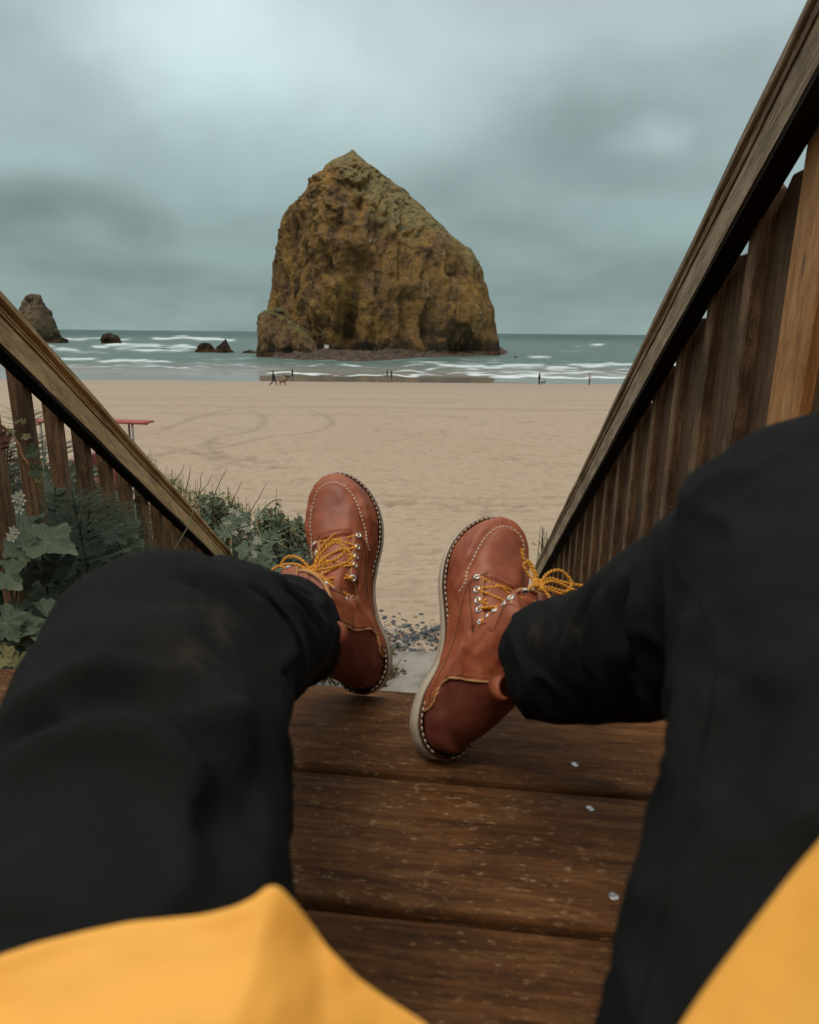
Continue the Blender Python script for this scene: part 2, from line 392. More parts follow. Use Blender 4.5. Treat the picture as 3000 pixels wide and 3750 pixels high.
streaks = [(560, 860, 1247, 7, 1), (1085, 250, 0, 0, 0),
           (225, 330, 1254, 6, 1), (330, 480, 1249, 4, .7), (200, 300, 1290, 9, .9), (340, 720, 1276, 8, 1.1), (420, 700, 1290, 9, .75), (200, 420, 1300, 8, .4),
           (220, 540, 1331, 5, 1.1), (520, 630, 1333, 3, .9), (520, 770, 1351, 2.5, 1.1), (150, 520, 1352, 2.5, .6), (960, 1010, 1322, 3, .6),
           (1130, 1180, 1342, 3, .8), (1240, 1320, 1342, 3, 1.0), (1470, 1530, 1342, 3, .9), (1530, 1680, 1335, 5, 1.3), (1640, 1800, 1340, 6, 1.2), (1440, 1560, 1362, 3, .9),
           (1560, 1760, 1352, 5, .9), (980, 1250, 1371, 3, 1.0), (1060, 1560, 1376, 2.5, 1.1), (1680, 1830, 1323, 5, .5), (1760, 2000, 1340, 8, 1.1), (1500, 2000, 1370, 4, .9),
           (1800, 2320, 1377, 4, 1.2), (2000, 2120, 1345, 9, 1.1), (2080, 2330, 1332, 7, 1.3), (2240, 2330, 1352, 6, .8), (1935, 2015, 1303, 5, 1.2), (2155, 2212, 1258, 5, 1.2),
           (2105, 2130, 1263, 4, .5), (2320, 2370, 1280, 3, .7), (2060, 2150, 1281, 3, .45), (1700, 2320, 1360, 8, .6), (2320, 2500, 1335, 7, 1.1),
           (700, 950, 1345, 3, .5), (-400, 200, 1280, 7, .8), (2500, 3400, 1332, 6, .9), (2500, 3400, 1377, 4, .9), (-400, 200, 1331, 5, .9)]
for (x0, x1, yc, th, g) in streaks:
    if th == 0: continue
    ex = sstep(x0 - 25, x0 + 25, px) * sstep(x1 + 25, x1 - 25, px)
    yy = yc + 3.0 * np.sin(px / 47.0 + yc) + 2.0 * np.sin(px / 19.0 + x0)
    foam = np.maximum(foam, g * ex * np.exp(-(np.abs(py_l - yy) / (0.85 * th)) ** 1.5))
fz = fbm(np.stack([px / 60.0, py_l / 2.6, 0 * px], -1), 4, 41)
foam = np.clip(foam * (1.05 + 1.0 * fz), 0, 1.0)
gen = np.clip(fbm(np.stack([px / 90.0, py_l / 3.0, 0 * px], -1), 3, 91) - 0.15, 0, 1) * 0.55 * sstep(1290, 1330, py_l) * sstep(1376, 1350, py_l) * 1.3
foam = np.clip(np.maximum(foam, gen), 0, 1)
foam *= sstep(0.0, 1.0, (1386 - py_l) / 6)
V[..., 2] += 0.30 * foam * amp
m_ = MT("sea_water", 0.3, 0.5); m_.b.inputs['IOR'].default_value = 1.33
pos = m_.obj(); sy = m_.n.new('ShaderNodeSeparateXYZ'); m_.l.new(pos, sy.inputs[0])
w1 = m_.noise(m_.vec('MULTIPLY', pos, (0.35, 0.9, 1)), 1.0, 6, 0.65, 0.3); w2 = m_.noise(m_.vec('MULTIPLY', pos, (0.04, 0.22, 1)), 1.0, 4, 0.6)
farm = m_.mask(sy.outputs['Y'], 240.0, 1400.0); calm = m_.mask(m_.math('ADD', sy.outputs['Y'], m_.math('MULTIPLY', w2, 14.0)), 130.0, 168.0)
c_ = m_.mix(farm, m_.mix(w2, (0.075, 0.130, 0.105), (0.13, 0.19, 0.16)), (0.018, 0.060, 0.045))
c_ = m_.mix(m_.mask(m_.math('ADD', sy.outputs['Y'], m_.math('MULTIPLY', w2, 30.0)), 135.0, 205.0), (0.25, 0.215, 0.175), c_)
fn = m_.noise(m_.vec('MULTIPLY', pos, (0.45, 1.6, 1)), 1.0, 6, 0.78, 0.4)
fm = m_.mask(m_.math('ADD', m_.attr("foam"), m_.math('MULTIPLY', m_.math('SUBTRACT', fn, 0.5), 1.5)), 0.10, 1.15)
c_ = m_.mix(fm, c_, (0.72, 0.77, 0.77))
shal = m_.mask(m_.math('ADD', sy.outputs['Y'], m_.math('MULTIPLY', w2, 30.0)), 150.0, 205.0)
hb = m_.math('MULTIPLY', m_.math('ADD', w1, m_.math('MULTIPLY', w2, 2.0)), m_.math('MULTIPLY_ADD', calm, 0.98, 0.004))
rg = m_.math('MULTIPLY_ADD', calm, 0.34, 0.07)
sea = mesh_from("sea_water", V.reshape(-1, 3), grid_faces(nr, nc), m_.fin(c_, m_.mix(fm, rg, (0.8, 0.8, 0.8)), m_.bump(hb, 1.0, 1.1)))
set_attr(sea, "foam", foam); tag(sea, kind='structure')

# --- rocks in the surf
def rock_mat(name, ochre, brown, dark, veg, base_dark=6.0, scale=1.0, guano=True):
    m_ = MT(name, 0.92, 0.2); pos = m_.obj(); s_ = m_.n.new('ShaderNodeSeparateXYZ'); m_.l.new(pos, s_.inputs[0])
    geo = m_.n.new('ShaderNodeNewGeometry'); sn = m_.n.new('ShaderNodeSeparateXYZ'); m_.l.new(geo.outputs['Normal'], sn.inputs[0])
    a = m_.noise(m_.vec('MULTIPLY', pos, (0.15, 0.15, 0.045)), scale, 7, 0.72, 0.6)
    b = m_.noise(pos, 0.5 * scale, 6, 0.72, 0.3); c0 = m_.noise(m_.vec('MULTIPLY', pos, (0.05, 0.05, 0.03)), scale, 3)
    f = m_.math('ADD', m_.math('MULTIPLY', a, 0.7), m_.math('MULTIPLY', b, 0.3))
    c = m_.ramp(f, [(0.37, dark), (0.455, brown), (0.56, ochre), (0.70, tuple(v * 1.35 for v in ochre))])
    c = m_.mix(m_.math('MULTIPLY', m_.mask(c0, 0.50, 0.66), 0.55), c, tuple(v * 1.15 for v in brown))
    grey = m_.mask(m_.noise(m_.vec('ADD', pos, (40, 0, 9)), 0.07 * scale, 5, 0.6), 0.56, 0.66)
    c = m_.mix(m_.math('MULTIPLY', grey, 0.5), c, (0.13, 0.098, 0.075))
    crack = m_.mask(b, 0.42, 0.30); c = m_.mix(m_.math('MULTIPLY', crack, 0.85), c, tuple(v * 0.5 for v in dark))
    if veg:
        vm = m_.math('MULTIPLY', m_.mask(m_.math('ADD', sn.outputs['Z'], m_.math('MULTIPLY', m_.math('SUBTRACT', b, 0.5), 1.1)), veg[3], veg[3] + 0.35), m_.attr('grass') if veg[4] else m_.mask(s_.outputs['Z'], veg[1], veg[2]))
        vc = m_.mix(m_.mask(m_.noise(pos, 0.35, 5, 0.7), 0.46, 0.66), veg[0], (0.085, 0.105, 0.062))
        c = m_.mix(m_.math('MULTIPLY', vm, 0.88), c, vc)
    if guano:
        g = m_.noise(m_.vec('MULTIPLY', pos, (1.0, 1.0, 0.6)), 0.75, 3, 0.5)
        c = m_.mix(m_.math('MULTIPLY', m_.mask(g, 0.66, 0.72), 0.75), c, (0.42, 0.38, 0.32))
    if veg and veg[4]: c = m_.mix(m_.math('MULTIPLY', m_.mask(m_.attr('dark_patch'), 0.34, 0.70), 0.74), c, (0.020, 0.017, 0.014))
    tide = m_.mask(m_.math('ADD', s_.outputs['Z'], m_.math('MULTIPLY', a, base_dark * 1.6)), base_dark * 1.75, base_dark * 0.95)
    c = m_.mix(m_.math('MULTIPLY', tide, 0.88), c, (0.016, 0.014, 0.011))
    kelp = m_.mask(m_.math('ADD', s_.outputs['Z'], m_.math('MULTIPLY', b, 1.2)), 1.9, 1.0)
    c = m_.mix(m_.math('MULTIPLY', kelp, 0.8), c, (0.13, 0.068, 0.032))
    d_ = m_.noise(m_.vec('MULTIPLY', pos, (1.0, 1.0, 0.55)), 1.1 * scale, 5, 0.75, 0.4)
    c = m_.mix(m_.math('MULTIPLY', m_.mask(d_, 0.46, 0.34), 0.60), c, dark); c = m_.mix(m_.math('MULTIPLY', m_.mask(d_, 0.56, 0.72), 0.40), c, tuple(v * 1.7 for v in ochre))
    return m_.fin(c, None, m_.bump(m_.math('ADD', m_.math('ADD', a, m_.math('MULTIPLY', d_, 0.35)), m_.math('MULTIPLY', b, 0.7)), 1.0, 1.8))
def prof(pts, z):
    pts = sorted(pts, key=lambda q: q[0]); return np.interp(z, [q[0] for q in pts], [q[1] for q in pts])
def rock(name, mat, axis_px, dist, left, right, front, back=None, nz=200, nt=260, seed=1, rough=1.0, clefts=(), ksc=1.0, grass=None, dark_patches=()):
    """left/right: outline of the standing rock as (px, py); depth profile: list of (height fraction, metres)"""
    base = on_z(axis_px, 1875, -1e3); cyx = dist
    def wz(px, py):
        r_ = ray(px, py); t_ = (dist - CAM[1]) / r_[1]; p = CAM + r_ * t_; return p[0], p[2] - SEA_Z
    ax, _ = wz(axis_px, 1216)
    Lp = [(wz(*q)[1], ax - wz(*q)[0]) for q in left]; Rp = [(wz(*q)[1], wz(*q)[0] - ax) for q in right]
    H = max(max(q[0] for q in Lp), max(q[0] for q in Rp))
    z = np.linspace(0, 1, nz) ** 0.85 * H; zz = np.concatenate([z])
    th = np.linspace(0, 2 * np.pi, nt, endpoint=False)
    l = np.maximum(prof(Lp, z), 0.02); r = np.maximum(prof(Rp, z), 0.02)
    f = np.maximum(np.interp(z / H, [q[0] for q in front], [q[1] for q in front]), 0.02)
    bk = f if back is None else np.maximum(np.interp(z / H, [q[0] for q in back], [q[1] for q in back]), 0.02)
    c, s_ = np.cos(th)[None], np.sin(th)[None]
    ex = 0.82
    cc = np.sign(c) * np.abs(c) ** ex; ss = np.sign(s_) * np.abs(s_) ** ex
    X = np.where(c > 0, r[:, None] * cc, l[:, None] * cc); Yd = np.where(s_ < 0, f[:, None] * ss, bk[:, None] * ss)
    Zc = np.repeat(z[:, None], nt, 1)
    Pn = np.stack([X, Yd, Zc], -1)
    sc_ = rough
    n_ = fbm(Pn * np.array([0.050, 0.050, 0.018]) * ksc + seed * 7.1, 4, seed) * 3.2
    n_ += (1 - np.abs(fbm(Pn * np.array([0.13, 0.13, 0.030]) * ksc + seed, 4, seed + 3)) * 2.0) * 1.35
    n_ += fbm(Pn * np.array([0.42, 0.42, 0.20]) * ksc, 4, seed + 9) * 0.85
    # ledges: blocky steps
    st = fbm(Pn * np.array([0.10, 0.10, 0.05]) * ksc + 50, 2, seed + 20); n_ += np.round(st * 2.5) / 2.5 * 0.6
    depth_w = np.abs(ss) ** 0.6
    amp_ = sc_ * (0.26 + 1.05 * depth_w) * sstep(H * 1.02, H * 0.86, Zc) + 0.12 * sc_
    for (pts, wdt, dp) in clefts:
        Q = np.array([[wz(*q)[0] - ax, wz(*q)[1]] for q in pts]); best = np.full(X.shape, 1e9)
        q = np.stack([X, Zc], -1)
        for i in range(len(Q) - 1):
            a, b = Q[i], Q[i + 1]; ab = b - a; t = np.clip(((q - a) @ ab) / (ab @ ab), 0, 1)
            best = np.minimum(best, np.linalg.norm(q - (a + t[..., None] * ab), axis=-1))
        n_ = n_ - np.where(s_ < 0.1, 0.75 * dp * np.exp(-(best / wdt) ** 2), 0) / np.maximum(amp_, 0.25)
    rad = np.sqrt(X ** 2 + Yd ** 2) + 1e-6; k = 1 + amp_ * (n_ - 0.9) / np.maximum(rad, 3.0)
    X2, Y2 = X * k, Yd * k
    V = np.stack([X2, Y2, Zc + 0.35 * sc_ * fbm(Pn * 0.3 * ksc, 3, seed + 5) * sstep(0, 3, Zc) - 1.0], -1).reshape(-1, 3)
    F = [tuple(q) for q in grid_faces(nz, nt, True)]; V = np.vstack([V, [[0, 0, V[-1][2] + 0.05]]])
    F += [((nz - 1) * nt + i, (nz - 1) * nt + (i + 1) % nt, nz * nt) for i in range(nt)]
    me_o = mesh_from(name, V, F, mat, None, True); me_o.location = (ax, dist, SEA_Z + 1.0 - 0.25)
    me_o['ax'] = ax; del me_o['ax']
    if grass is not None:
        W = V.copy(); W[:, 0] += ax; W[:, 1] = dist; gx_, gy_, _ = project(W + [0, 0, SEA_Z + 0.75])
        lim = np.interp(gx_, [q[0] for q in grass], [q[1] for q in grass]); gv = sstep(25, -35, gy_ - lim + 45 * fbm(V * 0.10, 3, 70))
        set_attr(me_o, "grass", gv)
        st_ = np.zeros(len(V))  # dark patches along the clefts and around the rock's foot
        for (bx, by, rx_, ry_, s0_) in dark_patches: st_ = np.maximum(st_, s0_ * np.exp(-(((gx_ - bx) / rx_) ** 2 + ((gy_ - by) / ry_) ** 2)))
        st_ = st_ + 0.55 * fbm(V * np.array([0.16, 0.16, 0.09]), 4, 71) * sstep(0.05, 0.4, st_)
        set_attr(me_o, "dark_patch", np.clip(st_, 0, 1))
    return me_o
RM = rock_mat("basalt_ochre_lichen", (0.345, 0.190, 0.052), (0.195, 0.110, 0.046), (0.048, 0.031, 0.019), ((0.29, 0.215, 0.092), 24.0, 36.0, 0.02, True))
L_ = [(1294, 547), (1273, 558), (1240, 585), (1210, 606), (1203, 631), (1148, 680), (1113, 735), (1075, 763), (1057, 826), (1043, 895), (1023, 993), (1012, 1076), (1000, 1150), (995, 1311)]
R_ = [(1294, 547), (1315, 568), (1350, 592), (1398, 624), (1496, 693), (1565, 763), (1635, 826), (1690, 880), (1728, 912), (1745, 940), (1760, 979), (1781, 1062), (1790, 1130), (1795, 1201), (1800, 1250), (1806, 1290), (1812, 1311)]
hay = rock("haystack_rock", RM, 1294, 262, L_, R_, [(0, 27), (0.25, 26), (0.5, 23), (0.68, 18), (0.85, 9.5), (0.95, 3.6), (1.0, 0.4)], None, 260, 420, 3, 1.0,
           [([(1290, 1230), (1300, 1150), (1325, 1080), (1335, 1000)], 3.2, 7.0), ([(1268, 1160), (1290, 1050), (1300, 960)], 2.2, 3.5),
            ([(1150, 1100), (1160, 1240)], 3.0, 2.5), ([(1540, 1190), (1600, 1220), (1650, 1270)], 4.2, 4.0), ([(1690, 1200), (1700, 1280)], 2.6, 3.5),
            ([(1345, 700), (1335, 820), (1375, 870)], 2.2, 2.6), ([(1255, 800), (1265, 860)], 2.6, 2.6), ([(1240, 930), (1230, 1010)], 2.0, 2.6), ([(1460, 1110), (1540, 1108)], 1.4, 1.8),
            ([(1230, 1240), (1225, 1120), (1260, 1010)], 1.6, 1.8), ([(1500, 905), (1600, 860), (1700, 905)], 1.8, 1.8), ([(1620, 1000), (1680, 1015)], 2.2, 2.0), ([(1120, 1000), (1100, 1150)], 1.6, 1.8)], 1.0,
           [(1000, 500), (1200, 640), (1290, 720), (1350, 790), (1400, 860), (1480, 900), (1600, 900), (1700, 940), (1760, 990), (1900, 1000)],
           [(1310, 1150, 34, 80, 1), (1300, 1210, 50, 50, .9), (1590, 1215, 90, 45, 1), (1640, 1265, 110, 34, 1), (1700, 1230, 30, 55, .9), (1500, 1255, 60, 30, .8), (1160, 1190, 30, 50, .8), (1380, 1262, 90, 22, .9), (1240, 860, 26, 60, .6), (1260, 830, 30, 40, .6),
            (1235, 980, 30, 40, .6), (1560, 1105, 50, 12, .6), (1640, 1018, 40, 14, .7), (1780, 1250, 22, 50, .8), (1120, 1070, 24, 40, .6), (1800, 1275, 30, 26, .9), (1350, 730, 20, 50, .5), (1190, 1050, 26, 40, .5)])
tag(hay, "towering ochre sea stack with grassy slope and pointed peak", "sea rock")
RM2 = rock_mat("basalt_grassy", (0.33, 0.19, 0.085), (0.19, 0.108, 0.055), (0.045, 0.030, 0.020), ((0.17, 0.16, 0.040), 2.5, 5.0, 0.42, False), 4.0, 1.8)
o = rock("rock_spur", RM2, 1035, 221, [(1035, 1120), (1010, 1125), (980, 1132), (962, 1138), (954, 1160), (955, 1250), (950, 1300), (945, 1318)],
         [(1035, 1120), (1052, 1140), (1080, 1180), (1110, 1215), (1135, 1245), (1160, 1285), (1190, 1318)], [(0, 9), (0.4, 8), (0.8, 5), (1, 0.5)], None, 110, 150, 11, 0.42, (), 2.0)
tag(o, "squat brown rock with green slope at the big rock's foot", "sea rock", "sea rocks in the surf")
RMD = rock_mat("wet_dark_basalt", (0.085, 0.052, 0.030), (0.045, 0.032, 0.022), (0.018, 0.014, 0.011), None, 1.6, 2.2, False)
RMF = rock_mat("far_stack_basalt", (0.19, 0.125, 0.068), (0.11, 0.078, 0.048), (0.042, 0.032, 0.024), None, 9.0, 1.2, False)
smalls = [("sea_stack", RMF, 127, 420, [(127, 1075), (95, 1080), (78, 1105), (70, 1160), (66, 1220), (60, 1245)], [(127, 1075), (150, 1078), (162, 1100), (175, 1140), (184, 1190), (186, 1225), (190, 1245)], 14, 0.45, 21,
           "tall rounded grey brown sea stack far left beyond the railing"),
          ("sea_rock", RMF, 206, 410, [(206, 1197), (196, 1210), (188, 1240)], [(206, 1197), (216, 1215), (222, 1232), (250, 1241)], 4, 0.4, 22, "small pointed rock touching the foot of the far sea stack"),
          ("sea_rock", RMD, 395, 400, [(395, 1217), (385, 1222), (366, 1240)], [(395, 1217), (405, 1222), (412, 1218), (425, 1226), (440, 1240)], 4, 0.4, 23, "low double humped rock alone among far waves"),
          ("sea_rock", RMD, 600, 285, [(600, 1273), (580, 1277), (560, 1287)], [(600, 1273), (620, 1277), (640, 1287)], 2, 0.15, 24, "flat brown rock awash in white foam"),
          ("sea_rock", RMD, 745, 262, [(745, 1251), (725, 1260), (720, 1275), (698, 1300)], [(745, 1251), (765, 1253), (780, 1275), (800, 1302)], 4, 0.35, 25, "blocky black rock left of the pyramid shaped one"),
          ("sea_rock", RMD, 826, 258, [(826, 1238), (812, 1256), (797, 1268), (785, 1302)], [(826, 1238), (836, 1262), (850, 1278), (876, 1303)], 4, 0.35, 26, "black pyramid shaped rock standing in shallow water"),
          ("sea_rock", RMD, 915, 252, [(915, 1278), (890, 1286), (862, 1304)], [(915, 1278), (935, 1285), (965, 1304)], 4, 0.3, 27, "low dark ledge between pyramid rock and grassy spur"),
          ("sea_rock", RMD, 1890, 232, [(1890, 1301), (1876, 1309), (1862, 1323)], [(1890, 1301), (1905, 1312), (1928, 1323)], 2, 0.2, 28, "small brown rock alone in water beside big rock"),
          ("sea_rock", RMD, 684, 262, [(684, 1289), (670, 1297)], [(684, 1289), (702, 1297)], 1, 0.1, 29, "tiny reef hump directly in front of blocky black rock"),
          ("sea_rock", RMD, 655, 236, [(655, 1298), (636, 1306)], [(655, 1298), (674, 1306)], 1, 0.1, 30, "thin flat reef sliver nearer shore than the foam rock"),
          ("sea_rock", RMD, 555, 236, [(555, 1301), (545, 1309)], [(555, 1301), (568, 1309)], 1, 0.1, 31, "tiny brown reef top among the left hand ripples"),
          ("sea_rock", RMD, 826, 196, [(826, 1322), (816, 1329)], [(826, 1322), (838, 1329)], 0.8, 0.08, 33, "tiny rock just shoreward of the pyramid shaped rock")]
for (nm, mt, ax_, dist_, l_, r_, fd, rg_, sd_, lb) in smalls:
    o = rock(nm, mt, ax_, dist_, l_, r_, [(0, fd), (0.5, fd * 0.8), (1, 0.1)], None, 60, 72, sd_, rg_, (), 4.0 if fd < 8 else 1.8)
    tag(o, lb, "sea rock", "sea rocks in the surf")
# reef shelf skirt round the big rock
nr, nc = 90, 420
tt = np.linspace(0, 1, nr); xs = np.linspace(945, 1870, nc)
fr = np.interp(xs, [945, 1000, 1100, 1200, 1330, 1450, 1560, 1700, 1800, 1870], [1305, 1320, 1327, 1326, 1330, 1322, 1312, 1308, 1304, 1297])
V = np.zeros((nr, nc, 3))
for j, x_ in enumerate(xs):
    a = on_z(x_, fr[j] + 0.009 * (x_ - 1500) - 3, SEA_Z)
    for i, t in enumerate(tt): V[i, j] = (a[0] * (1 + 0.0008 * i), a[1] + t * 34, 0)
P = V * [1, 1, 0]
h = 0.9 * fbm(P * [0.12, 0.3, 1], 4, 12) + 0.65 * np.abs(fbm(P * [0.6, 0.9, 1], 4, 14))
V[..., 2] = SEA_Z - 0.55 + sstep(0, 0.2, tt)[:, None] * (0.95 + h) * sstep(0, 12, np.arange(nc))[None] * sstep(0, 12, np.arange(nc)[::-1])[None] + 2.2 * sstep(0.2, 1, tt)[:, None] * 0.6
m_ = MT("kelp_covered_reef", 0.75, 0.4); n_ = m_.noise(m_.obj(), 0.55, 5, 0.7)
reef = mesh_from("reef_shelf", V.reshape(-1, 3), grid_faces(nr, nc), m_.fin(m_.ramp(n_, [(0.32, (0.018, 0.014, 0.011)), (0.5, (0.060, 0.036, 0.021)), (0.62, (0.13, 0.072, 0.040)), (0.76, (0.26, 0.20, 0.15))]), None, m_.bump(n_, 1.0, 0.6)))
tag(reef, "brown kelp covered reef shelf spreading around the big rock's foot", "reef")
# white board at the foot of the rock
p = on_z(1250, 1275, SEA_Z + 1.6)
sg = empty("notice_sign", (p[0], 226, SEA_Z + 0.6)); tag(sg, "small white notice board on posts at the big rock's foot", "sign")
WH = plain("white_board_paint", (0.72, 0.72, 0.70), 0.5); GR = plain("grey_metal", (0.25, 0.25, 0.25), 0.5)
b = MB(); b.box((0, 0, 2.55), (1.45, 0.06, 1.15)); b.build("board", WH, sg)
for s_ in (-0.5, 0.5): b = MB(); b.box((s_, 0.05, 1.0), (0.08, 0.08, 2.2)); b.build("post", GR, sg)
# ================================================================== STAIRS, DECK, RAILINGS
YAW = R(-7.1)                       # the stair runs slightly to the right of the view
sx, sy_ = math.cos(YAW), math.sin(YAW)
AX = np.array([sx, sy_, 0.0]); AY = np.array([-sy_, sx, 0.0])   # along boards, down the stair
W_DECK = wood("wet_deck_wood", (0.030, 0.0125, 0.0048), (0.120, 0.047, 0.0155), (0.215, 0.098, 0.036), (0.50, 0.31, 0.16), 0.62, 0.12, True, 1.0, 0.45, 0.9, 0.0018)
W_RAIL = wood("weathered_rail_wood", (0.16, 0.085, 0.030), (0.52, 0.325, 0.140), (0.72, 0.50, 0.25), (0.80, 0.64, 0.44), 0.62, 0.35, True, 1.1, 0.35, 1.0, 0.0025)
W_RAILR = wood("grey_brown_rail_wood", (0.070, 0.042, 0.020), (0.36, 0.245, 0.14), (0.68, 0.54, 0.38), (0.85, 0.76, 0.65), 0.6, 0.35, False, 1.1, 0.35, 1.0, 0.0035)
W_BAL = wood("dark_baluster_wood", (0.032, 0.017, 0.008), (0.20, 0.108, 0.050), (0.36, 0.215, 0.112), (0.52, 0.38, 0.25), 0.75, 0.3, False, 0.9, 0.7, 0.9, 0.002)
W_PICK = wood("brown_picket_wood", (0.030, 0.015, 0.007), (0.115, 0.058, 0.026), (0.19, 0.102, 0.048), (0.30, 0.20, 0.12), 0.75, 0.3, False, 1.0, 0.5, 0.7, 0.0015)
W_SHADE = wood("underrail_painted_shade", (0.006, 0.004, 0.003), (0.012, 0.008, 0.005), (0.02, 0.013, 0.008), None, 0.8, 0.2)  # near-black colour stands for the shade under the handrails
W_POST = wood("new_cedar_post", (0.20, 0.075, 0.020), (0.50, 0.225, 0.070), (0.68, 0.38, 0.16), None, 0.55, 0.4, True, 0.75, 0.25, 0.7, 0.0012)
stairs = empty("wooden_stairway", (0, 0.5, 0)); tag(stairs, "dark wet wooden deck boards and steps leading down to the beach", "stairs")
def board(name, c, ax, ay, L, Wd, T, mat, parent, bev=0.004, sag=0.0):
    az = np.cross(ax, ay); n = 24
    xs = np.linspace(-L / 2, L / 2, n); V = []
    for x_ in xs:
        j = 0.0012 * math.sin(x_ * 9 + c[1] * 31) ; V += [(x_, -Wd / 2 + j, -T), (x_, Wd / 2 + j, -T), (x_, Wd / 2 + j, -0.0), (x_, -Wd / 2 + j, 0.0)]
    F = []
    for i in range(n - 1):
        for k in range(4): F.append((i * 4 + k, (i + 1) * 4 + k, (i + 1) * 4 + (k + 1) % 4, i * 4 + (k + 1) % 4))
    F += [(3, 2, 1, 0), tuple(4 * (n - 1) + k for k in range(4))]
    o = mesh_from(name, V, F, mat, parent, True, parent.matrix_basis.inverted() @ frame(c, ax, ay, az)); bevel(o, bev, 2)
    return o
# board edges measured along the stair direction from below the camera
def s_of(px, py): return float((on_z(px, py, 0.0) - [0, 0, 0]) @ AY)
e_end = s_of(1350, 2532); g1 = s_of(1500, 2838); g2 = s_of(1500, 3338)
BW = ((e_end - g1) + (g1 - g2)) / 2
edges = [e_end, g1, g2] + [g2 - BW * k for k in range(1, 7)]
for i in range(len(edges) - 1):
    y1, y0 = edges[i], edges[i + 1]; gap = 0.0125
    c = AY * ((y0 + y1) / 2) + AX * (-0.06)
    board("plank", c, AX, AY, 2.3, (y1 - y0) - gap, 0.038, W_DECK, stairs, 0.006)
SC = MT("galvanised_screw", 0.35, 0.6); SC.b.inputs['Metallic'].default_value = 0.8; SC = SC.fin((0.50, 0.49, 0.46))
scr = MB()
scr.add([(0.0045 * math.cos(t), 0.0045 * math.sin(t), 0.0006) for t in np.linspace(0, 2 * math.pi, 14, endpoint=False)] + [(0.0028 * math.cos(t), 0.0028 * math.sin(t), 0.0016) for t in np.linspace(0, 2 * math.pi, 14, endpoint=False)],
        [(i, (i + 1) % 14, 14 + (i + 1) % 14, 14 + i) for i in range(14)] + [tuple(range(14, 28))])
s0 = scr.build("screw", SC, stairs, True)
spots_ = [(2106, 2800), (2161, 2961), (2248, 3283), (2330, 3570), (2000, 2600), (900, 2700), (820, 2900)]
for i, q in enumerate(spots_):
    p = on_z(*q, 0.0); M_ = Matrix.Translation(Vector(p - np.array([0, 0.5, 0])))
    if i == 0: s0.matrix_basis = M_
    else: inst("screw", s0.data, stairs, M_)
# steps, stringers
for k in range(1, 9):
    yk = e_end + 0.262 * k + 0.03; zk = -0.17 * k - 0.03
    if zk < -1.80: break
    for q in (0.0, 0.128):
        c = AY * (yk - 0.13 + q) + AX * (-0.10) + np.array([0, 0, zk]); board("tread", c, AX, AY, 1.62, 0.122, 0.038, W_DECK, stairs, 0.005)
for xo in (-0.90, 0.66):
    a = AY * (e_end - 0.05) + AX * xo + np.array([0, 0, -0.12]); bb = AY * (e_end + 2.75) + AX * xo + np.array([0, 0, -1.86])
    v = bb - a; L = np.linalg.norm(v); ax = v / L; az = np.cross(ax, AX); az /= np.linalg.norm(az); az = az if az[2] > 0 else -az; ay = np.cross(az, ax)
    o = MB(); o.box((0, 0, -0.12), (L, 0.04, 0.24)); o = o.build("stringer", W_PICK, stairs, False, stairs.matrix_basis.inverted() @ frame((a + bb) / 2, ax, ay, az)); bevel(o, 0.003)
# joist face below the deck edge
a = AY * (e_end - 0.03) + AX * (-0.06) + np.array([0, 0, -0.135]); o = MB(); o.box((0, 0, 0), (2.2, 0.036, 0.18)); o.build("rim_joist", W_PICK, stairs, False, stairs.matrix_basis.inverted() @ frame(a, AX, AY, np.array([0, 0, 1.0])))

# moulded handrail profile (local y = outwards from the stair, z = up, seen face at y=0)
def profile(face_h):
    h = face_h
    return [(0.0, -h), (0.0, -0.50 * h), (0.007, -0.485 * h), (0.007, -0.46 * h), (-0.002, -0.445 * h), (-0.003, -0.41 * h), (0.005, -0.395 * h), (0.006, -0.365 * h), (-0.001, -0.35 * h),
            (-0.001, -0.33 * h), (0.008, -0.30 * h), (0.017, -0.25 * h), (0.020, -0.20 * h), (0.016, -0.155 * h), (0.002, -0.14 * h), (0.0, -0.12 * h), (0.0, -0.018 * h), (0.003, -0.004), (0.008, 0.0),
            (0.022, 0.002), (0.038, 0.0), (0.042, -0.004), (0.042, -h)]
def railing(name, label, side, P0, dirv, s0, s1, face_h, mat, sub):
    """P0: a point on the inner top edge; dirv: run direction; side +1 right, -1 left"""
    d = np.array(dirv, float); d /= np.linalg.norm(d)
    outw = np.array([side * 1.0, 0, 0]) - d * (side * d[0]); outw /= np.linalg.norm(outw); up = np.cross(outw, d) * (1 if side > 0 else -1)
    if up[2] < 0: up = -up
    root = empty(name, tuple(P0 + d * 0)); tag(root, label, "railing")
    inv = root.matrix_basis.inverted()
    M_ = inv @ frame(P0, d, outw, up) if side > 0 else inv @ frame(P0, d, outw, up)
    pr = profile(face_h); k = len(pr); xs = np.linspace(s0, s1, 60); V = []
    for x_ in xs:
        for (y_, z_) in pr: V.append((x_, y_ + 0.0010 * math.sin(x_ * 13 + z_ * 60), z_ + 0.0012 * math.sin(x_ * 5.1)))
    F = [tuple(q) for q in grid_faces(60, k, True)] + [tuple(range(k))[::-1], tuple(range(59 * k, 60 * k))]
    if side < 0: F = [f[::-1] for f in F]
    o = mesh_from("handrail", V, F, mat, root, False, M_)
    # added near-black strip, paints the shade under the moulded board
    b = MB(); b.box(((s0 + s1) / 2, 0.0225, -face_h - 0.0045), (s1 - s0, 0.041, 0.009)); b.build("underside_shade", W_SHADE, root, False, M_)
    return root, d, outw, up, inv
